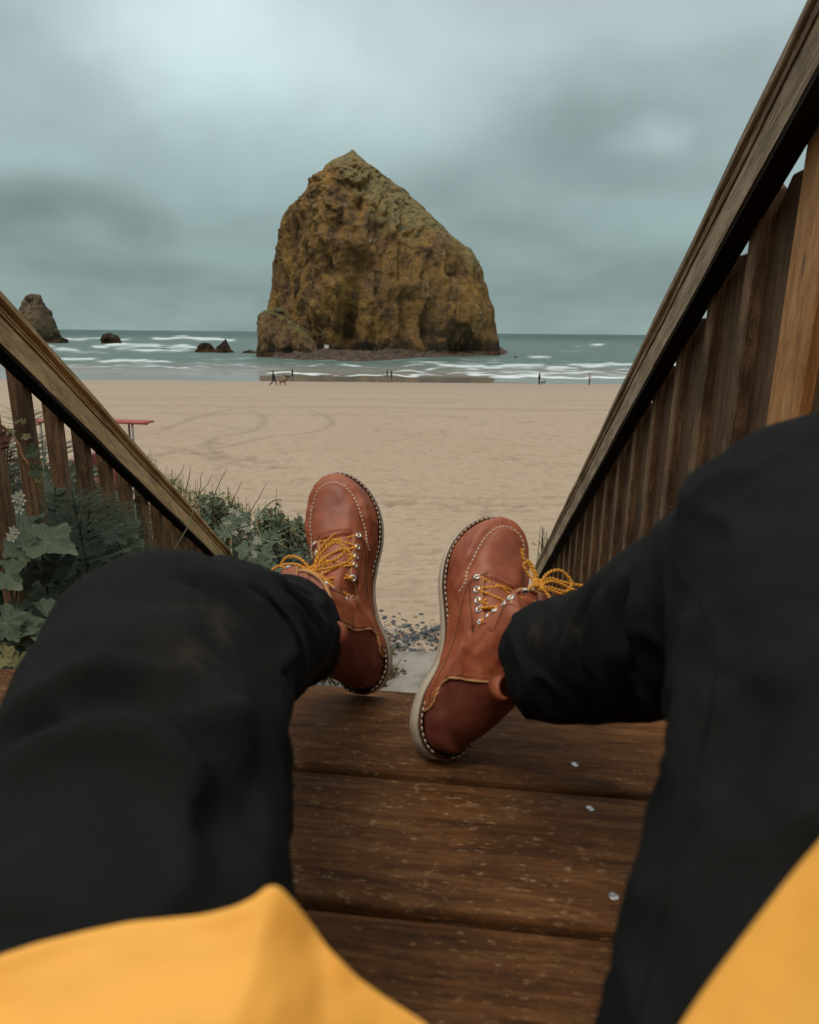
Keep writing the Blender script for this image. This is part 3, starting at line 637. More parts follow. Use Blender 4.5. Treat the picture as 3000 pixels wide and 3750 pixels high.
def vbox(name, root, inv, x, y, zt, zb, w, dpt, mat, yaw, slope=0.0, ear=0.0):
    """upright board: local X runs vertically (grain)"""
    L = zt - zb; hw, hd = w / 2, dpt / 2; e = ear
    # section in local (y across, z depth); top sloped along the run (depth axis = run)
    V = []; F = []
    pts = [(-hw, -hd), (hw, -hd), (hw, hd), (-hw, hd)]
    for (a_, b_) in pts: V.append((0, a_, b_))
    for (a_, b_) in pts: V.append((L - e - slope * b_, a_, b_))
    F = [(3, 2, 1, 0), (0, 1, 5, 4), (1, 2, 6, 5), (2, 3, 7, 6), (3, 0, 4, 7)]
    if e > 0:
        for (a_, b_) in pts: V.append((L - slope * b_, a_, b_ * 0.35))
        F += [(4, 5, 9, 8), (5, 6, 10, 9), (6, 7, 11, 10), (7, 4, 8, 11), (8, 9, 10, 11)]
    else: F += [(4, 5, 6, 7)]
    cy_, sy2 = math.cos(yaw), math.sin(yaw)
    ax = np.array([0, 0, 1.0]); ay = np.array([cy_, sy2, 0]); az = np.array([-sy2, cy_, 0]); az = np.cross(ax, ay)
    o = mesh_from(name, V, F, mat, root, False, inv @ frame((x, y, zb), ax, ay, az)); bevel(o, 0.0025, 1)
    return o
TS = 0.6056
# right railing
P0r = np.array([0.600, 1.77, 0.50]); dr = np.array([0.1003, 1, -TS])
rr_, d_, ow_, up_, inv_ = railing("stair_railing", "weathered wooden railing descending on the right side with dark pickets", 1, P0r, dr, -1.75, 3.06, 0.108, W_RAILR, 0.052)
FH = 0.108 / math.cos(math.atan(TS)); SB = 0.052 / math.cos(math.atan(TS))
def rline(P0, dv, d): return P0 + np.array(dv) * (d - P0[1])
yawr = -math.atan(0.1003)
k = 0; dist_ = 1.245
def gz_(d): return min(-0.05, -0.0 - max(0, (d - e_end)) * 0.62) - 0.12
while dist_ < 4.25:
    p = rline(P0r, dr, dist_); zt = p[2] - FH + 0.06
    vbox("baluster", rr_, inv_, p[0] + 0.064, dist_, zt, max(gz_(dist_), -1.9), 0.038, 0.040, W_BAL, yawr, -TS)
    q = rline(P0r, dr, dist_ + 0.088); zt = q[2] - FH - 0.012
    vbox("picket", rr_, inv_, q[0] + 0.074, dist_ + 0.0915, zt + 0.020, max(gz_(dist_), -1.9), 0.019, 0.139, W_PICK, yawr, 0.0, 0.030)
    dist_ += 0.183
for dq in (1.155, 0.93):
    q = rline(P0r, dr, dq); vbox("picket", rr_, inv_, q[0] + 0.080, dq, q[2] - FH + 0.005, -0.15, 0.019, 0.142, W_PICK, yawr, 0, 0.05)
p = rline(P0r, dr, 1.10); vbox("newel_post", rr_, inv_, p[0] + 0.099, 1.045, p[2] - FH + 0.10, -0.2, 0.105, 0.105, W_POST, yawr, -TS)['label'] = "bright orange brown new cedar post"
p = rline(P0r, dr, 4.33); vbox("newel_post", rr_, inv_, p[0] + 0.05, 4.30, p[2] - FH, -1.95, 0.09, 0.09, W_BAL, yawr, 0)
# left railing
P0l = np.array([-0.950, 1.75, 0.50]); dl = np.array([-0.067, 1, -TS])
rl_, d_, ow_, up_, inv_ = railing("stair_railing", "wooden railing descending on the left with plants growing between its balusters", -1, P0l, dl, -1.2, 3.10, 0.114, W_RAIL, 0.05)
FHl = 0.114 / math.cos(math.atan(TS))
yawl = math.atan(0.067); dist_ = 1.59
while dist_ < 4.15:
    p = rline(P0l, dl, dist_); zt = p[2] - FHl + 0.06
    vbox("baluster", rl_, inv_, p[0] - 0.064, dist_, zt, max(gz_(dist_), -1.9), 0.040, 0.040, W_BAL, yawl + rng.uniform(-.06, .06), -TS)
    dist_ += 0.167
for dq in (1.423, 1.256): 
    p = rline(P0l, dl, dq); vbox("baluster", rl_, inv_, p[0] - 0.064, dq, p[2] - FHl + 0.06, -0.3, 0.040, 0.040, W_BAL, yawl, -TS)
p = rline(P0l, dl, 4.18); vbox("newel_post", rl_, inv_, p[0] - 0.05, 4.20, p[2] - FHl, -1.95, 0.09, 0.09, W_BAL, yawl, 0)

# concrete pad and stones at the foot of the stair
m_ = MT("old_concrete", 0.85, 0.3); pos = m_.obj(); n_ = m_.noise(pos, 5, 6, 0.65); n2_ = m_.noise(pos, 70, 3, 0.6)
conc = m_.fin(m_.mix(m_.math('MULTIPLY', m_.mask(n2_, 0.5, 0.7), 0.3), m_.ramp(n_, [(0.3, (0.17, 0.145, 0.12)), (0.5, (0.30, 0.265, 0.22)), (0.75, (0.37, 0.33, 0.275))]), (0.13, 0.11, 0.09)), None, m_.bump(m_.math('ADD', n_, n2_), 0.4, 0.006))
ya = on_z(1500, 2385, -1.86)[1]; b = MB(); b.box((-0.1, (ya + 3.2) / 2, -1.95), (3.4, ya - 3.2, 0.19)); o = b.build("concrete_landing", conc); bevel(o, 0.012, 2); tag(o, kind='structure')
o.rotation_euler = (0, 0, 0)
def stone_mesh(seed, n=7):
    r_ = np.random.RandomState(seed); V = []; F = []
    for i in range(1, n - 1):
        ph = math.pi * i / (n - 1)
        for j in range(n + 1):
            t = 2 * math.pi * j / (n + 1); V.append((math.sin(ph) * math.cos(t), math.sin(ph) * math.sin(t), math.cos(ph)))
    V = np.array(V + [(0, 0, 1), (0, 0, -1)]); kk = n + 1
    V = V * (1 + 0.35 * fbm(V * 1.4 + seed * 3.3, 2, seed))[:, None] * np.array([1, r_.uniform(0.6, 0.95), r_.uniform(0.45, 0.7)])
    F = [tuple(q[::-1]) for q in grid_faces(n - 2, kk, True)]; top = len(V) - 2
    F += [(j, (j + 1) % kk, top) for j in range(kk)] + [((n - 3) * kk + (j + 1) % kk, (n - 3) * kk + j, top + 1) for j in range(kk)]
    return V, F
stones = [stone_mesh(s_) for s_ in range(8)]
m_ = MT("beach_pebbles", 0.7, 0.4); a_ = m_.attr("tone"); n_ = m_.noise(m_.obj(), 40, 3)
pebc = m_.ramp(a_, [(0.0, (0.035, 0.038, 0.038)), (0.35, (0.080, 0.085, 0.085)), (0.55, (0.14, 0.145, 0.14)), (0.75, (0.26, 0.22, 0.18)), (0.88, (0.36, 0.19, 0.10)), (1.0, (0.42, 0.38, 0.32))])
PEB = m_.fin(m_.mix(m_.math('MULTIPLY', n_, 0.35), pebc, (0.05, 0.05, 0.05)))
b = MB(); y_far = 5.75
cnt = 0
while cnt < 4200:
    x_ = rng.uniform(-1.5, 1.3); y_ = ya + 0.02 + abs(rng.gauss(0, 0.42))
    dens = 1.0 - max(0, (y_ - ya - 0.55)) / 0.75
    if rng.random() > dens: continue
    r_ = 0.005 + 0.021 * rng.random() ** 2.2; V, F = stones[rng.randrange(8)]; a = rng.uniform(0, 6.3)
    Mz = np.array([[math.cos(a), -math.sin(a), 0], [math.sin(a), math.cos(a), 0], [0, 0, 1]])
    b.add(V * r_ @ Mz.T + [x_, y_, float(sand_z(np.array(y_))) + r_ * 0.12 + rng.uniform(0, 0.012)], F, rng.random() ** 1.1); cnt += 1
o = b.build("gravel", PEB, None, True, attr="tone"); tag(o, "grey and orange beach pebbles strewn between concrete and sand", "gravel", kind='stuff')
big = [((1395, 2222), 0.040, 0.05, "flat dark stone nearest the left boot on bare sand"), ((1408, 2252), 0.050, 0.2, "blue grey stone under the flat dark stone"), ((1476, 2258), 0.036, 0.02, "round black stone sitting alone on pale sand"),
       ((1483, 2285), 0.052, 0.45, "pale brown cobble directly below the round black stone"), ((1607, 2263), 0.026, 0.05, "small black stone nearest the right boot sole"), ((1555, 2312), 0.045, 0.3, "dark grey stone at the middle of the gravel edge"),
       ((1420, 2280), 0.042, 0.8, "reddish brown split stone at the left gravel edge"), ((1517, 2330), 0.055, 0.4, "broad blue grey cobble in the middle of the gravel"), ((1594, 2318), 0.042, 0.87, "orange tinted pebble among grey gravel near right boot"),
       ((1462, 2350), 0.048, 0.97, "pale cream flat stone low in the gravel band")]
for i, (q, r_, tone, lb) in enumerate(big):
    p = on_z(*q, -1.9); zz_ = float(sand_z(np.array(p[1]))); V, F = stones[i % 8]
    b = MB(); r_ *= 0.75; b.add(V * r_, F, tone); o = b.build("beach_stone", PEB, None, True, attr="tone"); o.location = (p[0], p[1], zz_ + r_ * 0.2); o.rotation_euler = (0, 0, i * 1.3)
    tag(o, lb, "stone", "larger stones on the gravel")

# ================================================================== PEOPLE AND DOGS ON THE BEACH
def skin_fig(name, verts, edges, radii, mats, zsplit, parent=None, sub=1):
    me = bpy.data.meshes.new(name); me.from_pydata(verts, edges, []); me.update()
    o = bpy.data.objects.new(name, me); COL.objects.link(o)
    sk = o.modifiers.new("skin", 'SKIN'); sk.use_smooth_shade = True
    for i, r_ in enumerate(radii): me.skin_vertices[0].data[i].radius = (r_, r_)
    me.skin_vertices[0].data[0].use_root = True
    s_ = o.modifiers.new("sub", 'SUBSURF'); s_.levels = sub; s_.render_levels = sub
    dg = bpy.context.evaluated_depsgraph_get(); ev = bpy.data.meshes.new_from_object(o.evaluated_get(dg))
    o.modifiers.clear(); o.data = ev; ev.name = name; ev.materials.clear()
    for q in mats: ev.materials.append(q)
    for f in ev.polygons:
        z_ = f.center.z; f.material_index = sum(1 for t in zsplit if z_ > t); f.use_smooth = True
    if parent: o.parent = parent
    return o
SKN = plain("skin_tone", (0.35, 0.2, 0.14)); BLK = plain("black_coat_cloth", (0.012, 0.012, 0.013), 0.9, 0.2); NVY = plain("navy_coat_cloth", (0.015, 0.022, 0.035), 0.9, 0.2)
GRY = plain("grey_coat_cloth", (0.07, 0.07, 0.07), 0.9, 0.2); DKT = plain("dark_trouser_cloth", (0.018, 0.017, 0.018), 0.9, 0.2); PNK = plain("pale_top_cloth", (0.55, 0.42, 0.36), 0.9, 0.2); HAIR = plain("dark_hair", (0.02, 0.013, 0.009), 0.6)
DOGF = plain("red_brown_dog_fur", (0.15, 0.055, 0.028), 0.9, 0.2); DOGD = plain("dark_dog_fur", (0.03, 0.02, 0.014), 0.9, 0.2)
def beach_pt(px, py):
    r_ = ray(px, py); t_ = 60.0
    for _ in range(80):
        p = CAM + r_ * t_; t_ += (p[2] - float(sand_z(np.array(p[1])))) / (-r_[2] + 0.02) * 0.7
    return CAM + r_ * t_
def walker(px, py, stride, top, coat, face, label, group, h=1.72, lean=0.0, hair_long=False):
    p = beach_pt(px, py); k = h / 1.72; s_ = stride
    verts = [(0, 0, .95), (0, 0, 1.2), (0.02 * face, 0, 1.42), (0.03 * face, 0, 1.53), (0.05 * face, 0, 1.64),
             (-.02, .10, .88), (s_ * .22, .10, .48), (s_ * .38, .10, .08), (s_ * .38 + .14 * face, .10, .04),
             (.02, -.10, .88), (-s_ * .12, -.10, .47), (-s_ * .42, -.10, .10), (-s_ * .42 + .14 * face, -.10, .05),
             (0, .19, 1.40), (-s_ * .10, .24, 1.13), (.05 * face, .25, .90), (0, -.19, 1.40), (s_ * .14, -.24, 1.13), (s_ * .22 + .04, -.25, .92)]
    verts = [(x_ * k + lean * z_, y_ * k, z_ * k) for (x_, y_, z_) in verts]
    edges = [(0, 1), (1, 2), (2, 3), (3, 4), (0, 5), (5, 6), (6, 7), (7, 8), (0, 9), (9, 10), (10, 11), (11, 12), (2, 13), (13, 14), (14, 15), (2, 16), (16, 17), (17, 18)]
    rad = [.19, .19, .18, .07, .115, .13, .095, .07, .05, .13, .095, .07, .05, .085, .07, .055, .085, .07, .055]
    o = skin_fig("person", verts, edges, [r_ * k for r_ in rad], [DKT, coat, SKN], [0.86 * k, 1.52 * k]); o.location = p
    tag(o, label, "person", group)
    hv, hf = stone_mesh(3, 8); hv = hv * [0.105, 0.11, 0.12] * k / [1, .8, .6]
    b = MB(); b.add(hv * (1, 1, 1.0), hf); b.build("hair", HAIR, o, True).location = ((0.03 * face + lean * 1.7) * k, 0, 1.68 * k)
    if hair_long: b = MB(); b.add(hv * (0.9, 1, 1.3), hf); b.build("hood", coat, o, True).location = ((-0.03 * face + lean * 1.55) * k, 0, 1.53 * k)
    return o
def dog(px, py, face, mat, label, s=1.0):
    p = beach_pt(px, py)
    verts = [(0, 0, .50), (.28, 0, .50), (.55, 0, .53), (.70, 0, .70), (.80, 0, .78), (.98, 0, .74), (-.12, 0, .53), (-.30, 0, .66),
             (.50, .09, .35), (.52, .09, .18), (.52, .09, .02), (.56, -.09, .35), (.66, -.09, .20), (.64, -.09, .03),
             (-.05, .10, .36), (-.16, .10, .22), (-.10, .10, .02), (.02, -.10, .36), (.0, -.10, .20), (.10, -.10, .02), (.79, .06, .86), (.79, -.06, .86)]
    verts = [(x_ * face * s, y_ * s, z_ * s) for (x_, y_, z_) in verts]
    edges = [(0, 1), (1, 2), (2, 3), (3, 4), (4, 5), (0, 6), (6, 7), (2, 8), (8, 9), (9, 10), (2, 11), (11, 12), (12, 13), (0, 14), (14, 15), (15, 16), (0, 17), (17, 18), (18, 19), (4, 20), (4, 21)]
    rad = [.12, .13, .14, .09, .10, .045, .05, .03, .06, .035, .03, .06, .035, .03, .075, .035, .03, .075, .035, .03, .02, .02]
    o = skin_fig("dog", verts, edges, [r_ * s for r_ in rad], [mat], []); o.location = p
    tag(o, label, "dog", "dogs walking on the beach"); return o
pg = "people walking on the beach"
walker(1003, 1411, 1.0, None, BLK, -1, "person in black coat striding left ahead of the brown dog", pg)
dog(1028, 1412, 1, DOGF, "red brown dog trotting behind the striding person")
walker(1072, 1386, 0.35, None, NVY, 1, "person in dark coat at the water's edge beside black dog", pg, 1.7, 0.0, True)
dog(1058, 1388, -1, DOGD, "dark dog at the water's edge beside a person", 0.85)
walker(1418, 1388, 0.2, None, GRY, 1, "person in grey jacket on the left of the wading pair", pg)
walker(1434, 1391, 0.15, None, NVY, -1, "person in navy jacket on the right of the wading pair", pg, 1.68)
walker(1974, 1408, 0.25, None, BLK, 1, "person in long black coat beside crouching dark dog", pg, 1.72, 0.0, True)
dog(1984, 1408, 1, DOGD, "dark dog low beside the long black coat", 0.7)
walker(2158, 1410, 0.1, None, PNK, -1, "person in pale pink top near the right hand railing", pg, 1.7)

# red topped beach pedal cart behind the left railing
cp = at(480, 1660, 9.6); g0 = float(sand_z(np.array(9.2)))
RED = plain("red_vinyl_canopy", (0.36, 0.07, 0.06), 0.5); CHR = plain("steel_tube", (0.22, 0.21, 0.19), 0.4, metal=0.6); TYR = plain("black_rubber", (0.02, 0.02, 0.02), 0.8); WHT = plain("white_cart_paint", (0.65, 0.67, 0.68), 0.4); REDS = plain("dark_red_seat", (0.22, 0.02, 0.03), 0.6)
cart = empty("pedal_cart", (-4.35, 9.4, g0)); tag(cart, "pedal cart with flat red canopy on thin posts behind the left railing", "cart")
ct = at(480, 1543, 9.4 * .966 + 0.3)[2] - g0
xr = at(548, 1543, 9.36)[0] + 4.35
V = []; n = 14
for i in range(n):
    t = i / (n - 1)
    for (y_, zo) in ((-0.13, -0.004), (-0.06, 0.006), (0, 0.008), (0.06, 0.006), (0.13, -0.004)):
        V.append((xr - 1.75 * t, y_, ct + zo + 0.02 * math.sin(t * 3.14)))
nv = len(V); V += [(a, b_, c - 0.03) for (a, b_, c) in V]
F = [tuple(q) for q in grid_faces(n, 5)] + [tuple(q[::-1] + nv) for q in grid_faces(n, 5)] + [(i * 5, i * 5 + 5, i * 5 + 5 + nv, i * 5 + nv) for i in range(n - 1)] + [(i * 5 + 9, i * 5 + 4, i * 5 + 4 + nv, i * 5 + 9 + nv) for i in range(n - 1)] + [(i + 1, i, i + nv, i + 1 + nv) for i in range(4)] + [(nv - 5 + i, nv - 4 + i, 2 * nv - 4 + i, 2 * nv - 5 + i) for i in range(4)]
mesh_from("canopy", V, F, RED, cart, True)
for (x_, y_) in ((xr - 0.22, -0.1), (xr - 0.35, 0.1), (xr - 0.60, -0.1), (xr - 1.5, -0.1), (xr - 1.5, 0.1)):
    b = MB(); b.tube([(x_, y_, ct), (x_ - 0.02, y_, ct * 0.6), (x_ + 0.03, y_, 0.45)], 0.014, 6); b.build("post", CHR, cart, True)
for x_ in (xr - 0.62, xr - 1.25):
    b = MB(); b.box((x_, 0, 0.55), (0.45, 1.0, 0.10)); b.box((x_ + 0.24, 0, 0.72), (0.09, 0.8, 0.32)); o = b.build("seat", REDS, cart); bevel(o, 0.03, 2)
b = MB(); b.box((xr - 1.1, 0, 0.36), (1.3, 0.7, 0.14)); o = b.build("frame", WHT, cart); bevel(o, 0.02)
for (x_, y_) in ((xr - 0.75, -.5), (xr - 0.75, .5), (xr - 1.5, -.5), (xr - 1.5, .5)):
    t = np.linspace(0, 2 * math.pi, 25); b = MB(); b.tube(np.stack([x_ + .28 * np.cos(t), y_ + 0 * t, .30 + .28 * np.sin(t)], -1), 0.028, 6, False)
    w_ = b.build("wheel", TYR, cart, True)
    b = MB()
    for q in range(6): b.tube([(x_, y_, .30), (x_ + .27 * math.cos(q * 1.047), y_, .30 + .27 * math.sin(q * 1.047))], 0.006, 4)
    b.build("spokes", CHR, w_)
# ================================================================== THE SEATED PERSON
person = empty("person", (0, 0, 0)); tag(person, "seated person's legs in black trousers, red brown boots and yellow jacket on the deck", "person")
def cam_dir(x, y, z): return x * RGT + y * UPV + z * FWD       # only used to measure poses from the photograph
def remesh(o, vox, smooth=0):
    m_ = o.modifiers.new("r", 'REMESH'); m_.mode = 'VOXEL'; m_.voxel_size = vox; m_.use_smooth_shade = True
    if smooth:
        s_ = o.modifiers.new("s", 'SMOOTH'); s_.factor = 0.5; s_.iterations = smooth
    dg = bpy.context.evaluated_depsgraph_get(); me = bpy.data.meshes.new_from_object(o.evaluated_get(dg))
    o.modifiers.clear(); old = o.data; mats = list(old.materials); o.data = me; me.name = o.name; bpy.data.meshes.remove(old)
    me.materials.clear()
    for q in mats: me.materials.append(q)
    return o
def get_co(o):
    a = np.empty(len(o.data.vertices) * 3, np.float32); o.data.vertices.foreach_get("co", a); return a.reshape(-1, 3).astype(float)
def get_no(o):
    a = np.empty(len(o.data.vertices) * 3, np.float32); o.data.vertices.foreach_get("normal", a); return a.reshape(-1, 3).astype(float)
def set_co(o, V): o.data.vertices.foreach_set("co", V.astype(np.float32).ravel()); o.data.update()
def bvh_of(o):
    return BVHTree.FromPolygons([Vector(v) for v in get_co(o)], [tuple(p.vertices) for p in o.data.polygons])

# ---------------- boot, built once for each foot
LEATHER = MT("red_brown_leather", 0.46, 0.42); pos = LEATHER.obj((1, 1, 1))
n1_ = LEATHER.noise(pos, 22, 5, 0.6); n2_ = LEATHER.noise(pos, 650, 2, 0.5); n3_ = LEATHER.noise(pos, 9, 3, 0.6, 0.5)
c_ = LEATHER.ramp(n1_, [(0.30, (0.190, 0.040, 0.018)), (0.52, (0.315, 0.078, 0.031)), (0.75, (0.44, 0.135, 0.055))])
c_ = LEATHER.mix(LEATHER.math('MULTIPLY', LEATHER.mask(n3_, 0.52, 0.70), 0.35), c_, (0.33, 0.115, 0.055))
c_ = LEATHER.mix(LEATHER.math('MULTIPLY', LEATHER.attr('heel_shade'), 0.85), c_, (0.095, 0.020, 0.012))  # heel counter darkened: its shade is painted into the leather colour
LEATHER = LEATHER.fin(c_, LEATHER.math('ADD', 0.38, LEATHER.math('MULTIPLY', n1_, 0.22)), LEATHER.bump(LEATHER.math('ADD', LEATHER.math('MULTIPLY', n2_, 0.25), n1_), 0.25, 0.0012))
EDGE = plain("raw_leather_edge", (0.50, 0.25, 0.10), 0.8, 0.3, 0.3, 60); SEAM = plain("dark_seam_thread", (0.055, 0.016, 0.010), 0.7)
THREAD = plain("cream_thread", (0.66, 0.54, 0.38), 0.8, 0.3, 0.15, 80); THREAD2 = plain("rust_thread", (0.42, 0.18, 0.07), 0.8, 0.3, 0.2, 80)
WELT = plain("dark_brown_welt", (0.095, 0.028, 0.015), 0.5, 0.4, 0.3, 40)
m_ = MT("cream_crepe_sole", 0.7, 0.35); n_ = m_.noise(m_.obj(), 30, 5, 0.6); n2_ = m_.noise(m_.obj((1, 1, 6)), 14, 3, 0.6)
SOLE = m_.fin(m_.mix(m_.math('MULTIPLY', m_.mask(n2_, 0.52, 0.70), 0.5), m_.mix(n_, (0.46, 0.37, 0.27), (0.60, 0.50, 0.38)), (0.22, 0.15, 0.09)), None, m_.bump(n_, 0.3, 0.001))
m_ = MT("nickel_eyelet", 0.22, 0.6); m_.b.inputs['Metallic'].default_value = 0.9; NICK = m_.fin((0.78, 0.78, 0.76))
m_ = MT("gold_brown_lace", 0.7, 0.3); la = m_.attr("s"); nz_ = m_.noise(m_.obj(), 260, 2)
LACE = m_.fin(m_.mix(m_.mask(m_.math('ADD', la, m_.math('MULTIPLY', nz_, 0.25)), 0.72, 1.02), (0.74, 0.31, 0.032), (0.085, 0.018, 0.006)))
def boot(sgn, pose, lean, label, bow, lat=0.3):
    """local frame: x = medial * sgn, y = heel to toe, z = up from the sole"""
    root = empty("boot", mat=pose, parent=person); root['label'] = label
    S = np.array([sgn, 1.0, 1.0])
    L = 0.318
    my = [(0.0, 0.0), (0.004, .014), (.012, .024), (.03, .0335), (.06, .0345), (.10, .0245), (.14, .0245), (.175, .0345), (.205, .0460), (.235, .051), (.262, .0485), (.285, .0405), (.302, .028), (.313, .014), (L, 0.0)]
    ly = [(0.0, 0.0), (0.004, .014), (.012, .024), (.03, .033), (.06, .037), (.10, .039), (.14, .043), (.175, .049), (.205, .0535), (.235, .0545), (.262, .050), (.285, .041), (.302, .028), (.313, .014), (L, 0.0)]
    ti = np.linspace(0, 1, 130)
    def outline(off=0.0, n=130):
        m_in = spline([(w, y) for y, w in my], n)[:, :2]; l_in = spline([(-w, y) for y, w in ly], n)[:, :2]
        Q = np.vstack([m_in, l_in[::-1][1:-1]])
        T = np.roll(Q, -1, 0) - np.roll(Q, 1, 0); T /= np.linalg.norm(T, axis=1)[:, None] + 1e-9
        return Q + off * np.stack([T[:, 1], -T[:, 0]], -1)
    def zbot(y): return 0.004 * sstep(0.25, L, y) * 2.2
    def slab(name, mat, off0, off1, z0f, z1f, bev_=None):
        Q0, Q1 = outline(off0), outline(off1); n = len(Q0); ym = Q0[:, 1]
        z0, z1 = z0f(ym), z1f(ym); rows = []
        for t, q in ((0, 0.0), (0.12, 1), (0.5, 1), (0.88, 1), (1, 0.0)):
            Q = Q0 * (1 - t) + Q1 * t; cen = np.array([0, 0.0]); inn = outline((off0 * (1 - t) + off1 * t) - (0.0016 if q == 0 else 0))
            rows.append(np.column_stack([inn, z0 * (1 - t) + z1 * t]))
        V = np.vstack(rows) * S; F = [tuple(f if sgn > 0 else f[::-1]) for f in grid_faces(5, n, True)]
        # caps as strips across the width
        for base, fl in ((0, True), (4 * n, False)):
            for i in range(1, n // 2):
                f = (base + i, base + i + 1 if i + 1 < n else 0, base + n - i - 1, base + (n - i) % n)
                F.append(f if fl == (sgn > 0) else f[::-1])
        return mesh_from(name, V, F, mat, root, True)
    wedge = lambda y: 0.0115 + 0.0155 * sstep(0.20, 0.03, y) + zbot(y)
    slab("outsole", SOLE, 0.0055, 0.0058, lambda y: zbot(y), wedge)
    slab("midsole", WELT, 0.0050, 0.0050, lambda y: wedge(y) + 0.0003, lambda y: wedge(y) + 0.0052)
    ztop = lambda y: wedge(y) + 0.0052
    # upper: foot sections + shaft rings, joined into one skin
    hy = [(0.002, .055), (.02, .062), (.05, .085), (.08, .11), (.11, .125), (.135, .122), (.155, .108), (.175, .0965), (.195, .0885), (.215, .0815), (.235, .0765), (.255, .0735), (.272, .0715), (.288, .0695), (.300, .0645), (.309, .054), (.3145, .038)]
    ys = np.linspace(0.003, 0.3145, 110); k = 56; V = []
    mw = np.interp(ys, [q[0] for q in my], [q[1] for q in my]); lw = np.interp(ys, [q[0] for q in ly], [q[1] for q in ly])
    hh = np.interp(ys, [q[0] for q in hy], [q[1] for q in hy])
    th = np.linspace(0, 2 * np.pi, k, endpoint=False)
    for y_, a_, b_, h_ in zip(ys, mw, lw, hh):
        z0 = float(ztop(np.array(y_))) - 0.004; c, s_ = np.cos(th), np.sin(th)
        w = np.where(c > 0, a_ + 0.0015, b_ + 0.0015); e1 = 0.62
        flat = 0.55 + 0.25 * sstep(0.20, 0.27, y_)
        x_ = w * np.sign(c) * np.abs(c) ** e1; zz = np.where(s_ > 0, (h_ - z0) * np.abs(s_) ** 0.80, -0.004 * np.abs(s_) ** 0.5)
        tp = np.clip(zz / (h_ - z0), 0, 1); nar = 1 - (0.30 if y_ < 0.2 else 0.30 - 0.22 * sstep(0.2, 0.25, y_)) * tp ** 1.5
        V.append(np.column_stack([x_ * nar, np.full(k, y_), z0 + 0.0 + zz]))
    V = np.vstack(V) * S; F = [tuple(f) for f in grid_faces(len(ys), k, True)] + [tuple(range(k))[::-1], tuple(range((len(ys) - 1) * k, len(ys) * k))]
    b = MB(); b.add(V, F)
    ld = np.array([-math.sin(lat), math.sin(lean) * math.cos(lat), math.cos(lean) * math.cos(lat)]); zs = np.linspace(0, 0.150, 24); V = []
    for q in zs:
        cc = np.array([-0.002, 0.068, 0.045]) + ld * q; ry = np.interp(q, [0, .04, .09, .15], [.063, .063, .056, .057]); rx = np.interp(q, [0, .03, .07, .15], [.034, .038, .040, .045])
        fr = np.array([0, math.cos(lean * q / .15), -math.sin(lean * q / .15)])
        V.append(cc + np.outer(np.cos(th) * rx, [1, 0, 0]) + np.outer(np.sin(th) * ry, fr))
    V = np.vstack(V) * S; F = [tuple(f) for f in grid_faces(24, k, True)] + [tuple(range(k))[::-1], tuple(range(23 * k, 24 * k))]
    b.add(V, F)
    up = b.build("upper", LEATHER, root, True); remesh(up, 0.0021, 26)
    V = get_co(up) * S; NO = get_no(up) * S       # work in the medial-positive frame
    ct_ = [(.214, .0), (.196, 0), (.179, 0), (.163, 0), (.150, 0)]
    # ankle creases
    zl = V[:, 2] - 0.10 - (V[:, 1] - 0.10) * 0.55
    cre = 0.0
    for off, a_, wd in ((-0.052, .0024, .010), (-0.026, .0032, .009), (0.0, .0034, .009), (0.026, .0024, .010)):
        wob = 0.010 * np.sin(V[:, 1] * 34 + off * 90) + 0.006 * np.sin(V[:, 1] * 80)
        cre = cre + a_ * np.exp(-((zl - off + wob) / wd) ** 2)
    msk = sstep(0.012, 0.026, np.abs(V[:, 0])) * sstep(0.17, 0.13, V[:, 1]) * sstep(0.05, 0.075, V[:, 2])
    V = V - NO * (cre * msk * 1.5)[:, None]
    V = V + NO * (0.0012 * fbm(V * 30, 3, 5))[:, None]
    # vamp creases behind the toe
    # moc toe: plug with raised pinched seam
    yc, ax_, ay_ = 0.205, 0.0425, 0.0965
    qx, qy = (V[:, 0] + 0.001) / ax_, np.maximum(V[:, 1] - yc, 0) / ay_
    rr = (np.abs(qx) ** 2.3 + np.abs(qy) ** 2.3) ** (1 / 2.3); sd = (rr - 1) * 0.030
    topm = sstep(0.2, 0.5, NO[:, 2]) * sstep(0.205, 0.222, V[:, 1])
    V = V + NO * (topm * (0.0034 * np.exp(-((sd - 0.0028) / 0.0021) ** 2) - 0.0030 * np.exp(-((sd + 0.0010) / 0.0018) ** 2) + 0.0008 * sstep(0.0, -0.01, sd)))[:, None]
    # tongue gutter and eyestay step along the front centre line
    Bp = np.array([0.1500, 0.1175]); sdir = np.array([math.sin(lean - R(7)), math.cos(lean - R(7))])
    CL = [(0.222, 0.079), (0.205, 0.0845), (0.187, 0.0925), (0.170, 0.101), (0.157, 0.1105)] + [tuple(Bp + sdir * t) for t in (0.006, 0.022, 0.038, 0.054, 0.070, 0.085)]
    CLx = [0] * 5 + [-math.tan(lat) * t * 0.95 for t in (0.006, 0.022, 0.038, 0.054, 0.070, 0.085)]
    CLs = spline(np.column_stack([CLx, CL]), 90)
    Tn = np.gradient(CLs, axis=0); Tn /= np.linalg.norm(Tn, axis=1)[:, None]; Nn = np.column_stack([np.zeros(90), -Tn[:, 2], Tn[:, 1]]); Nn *= np.sign(Nn[:, 1:2] + 1e-9)
    sl_ = np.concatenate([[0], np.cumsum(np.linalg.norm(np.diff(CLs, axis=0), axis=1))])
    Dm = ((V[:, None, 1:] - CLs[None, ::3, 1:]) ** 2).sum(-1); im = Dm.argmin(1) * 3; dcl = np.sqrt(Dm.min(1)); sv = sl_[im]; xo = np.abs(V[:, 0] - CLs[im, 0])
    gw = lambda s_: 0.0255 - 0.0080 * sstep(0.0, 0.08, s_)
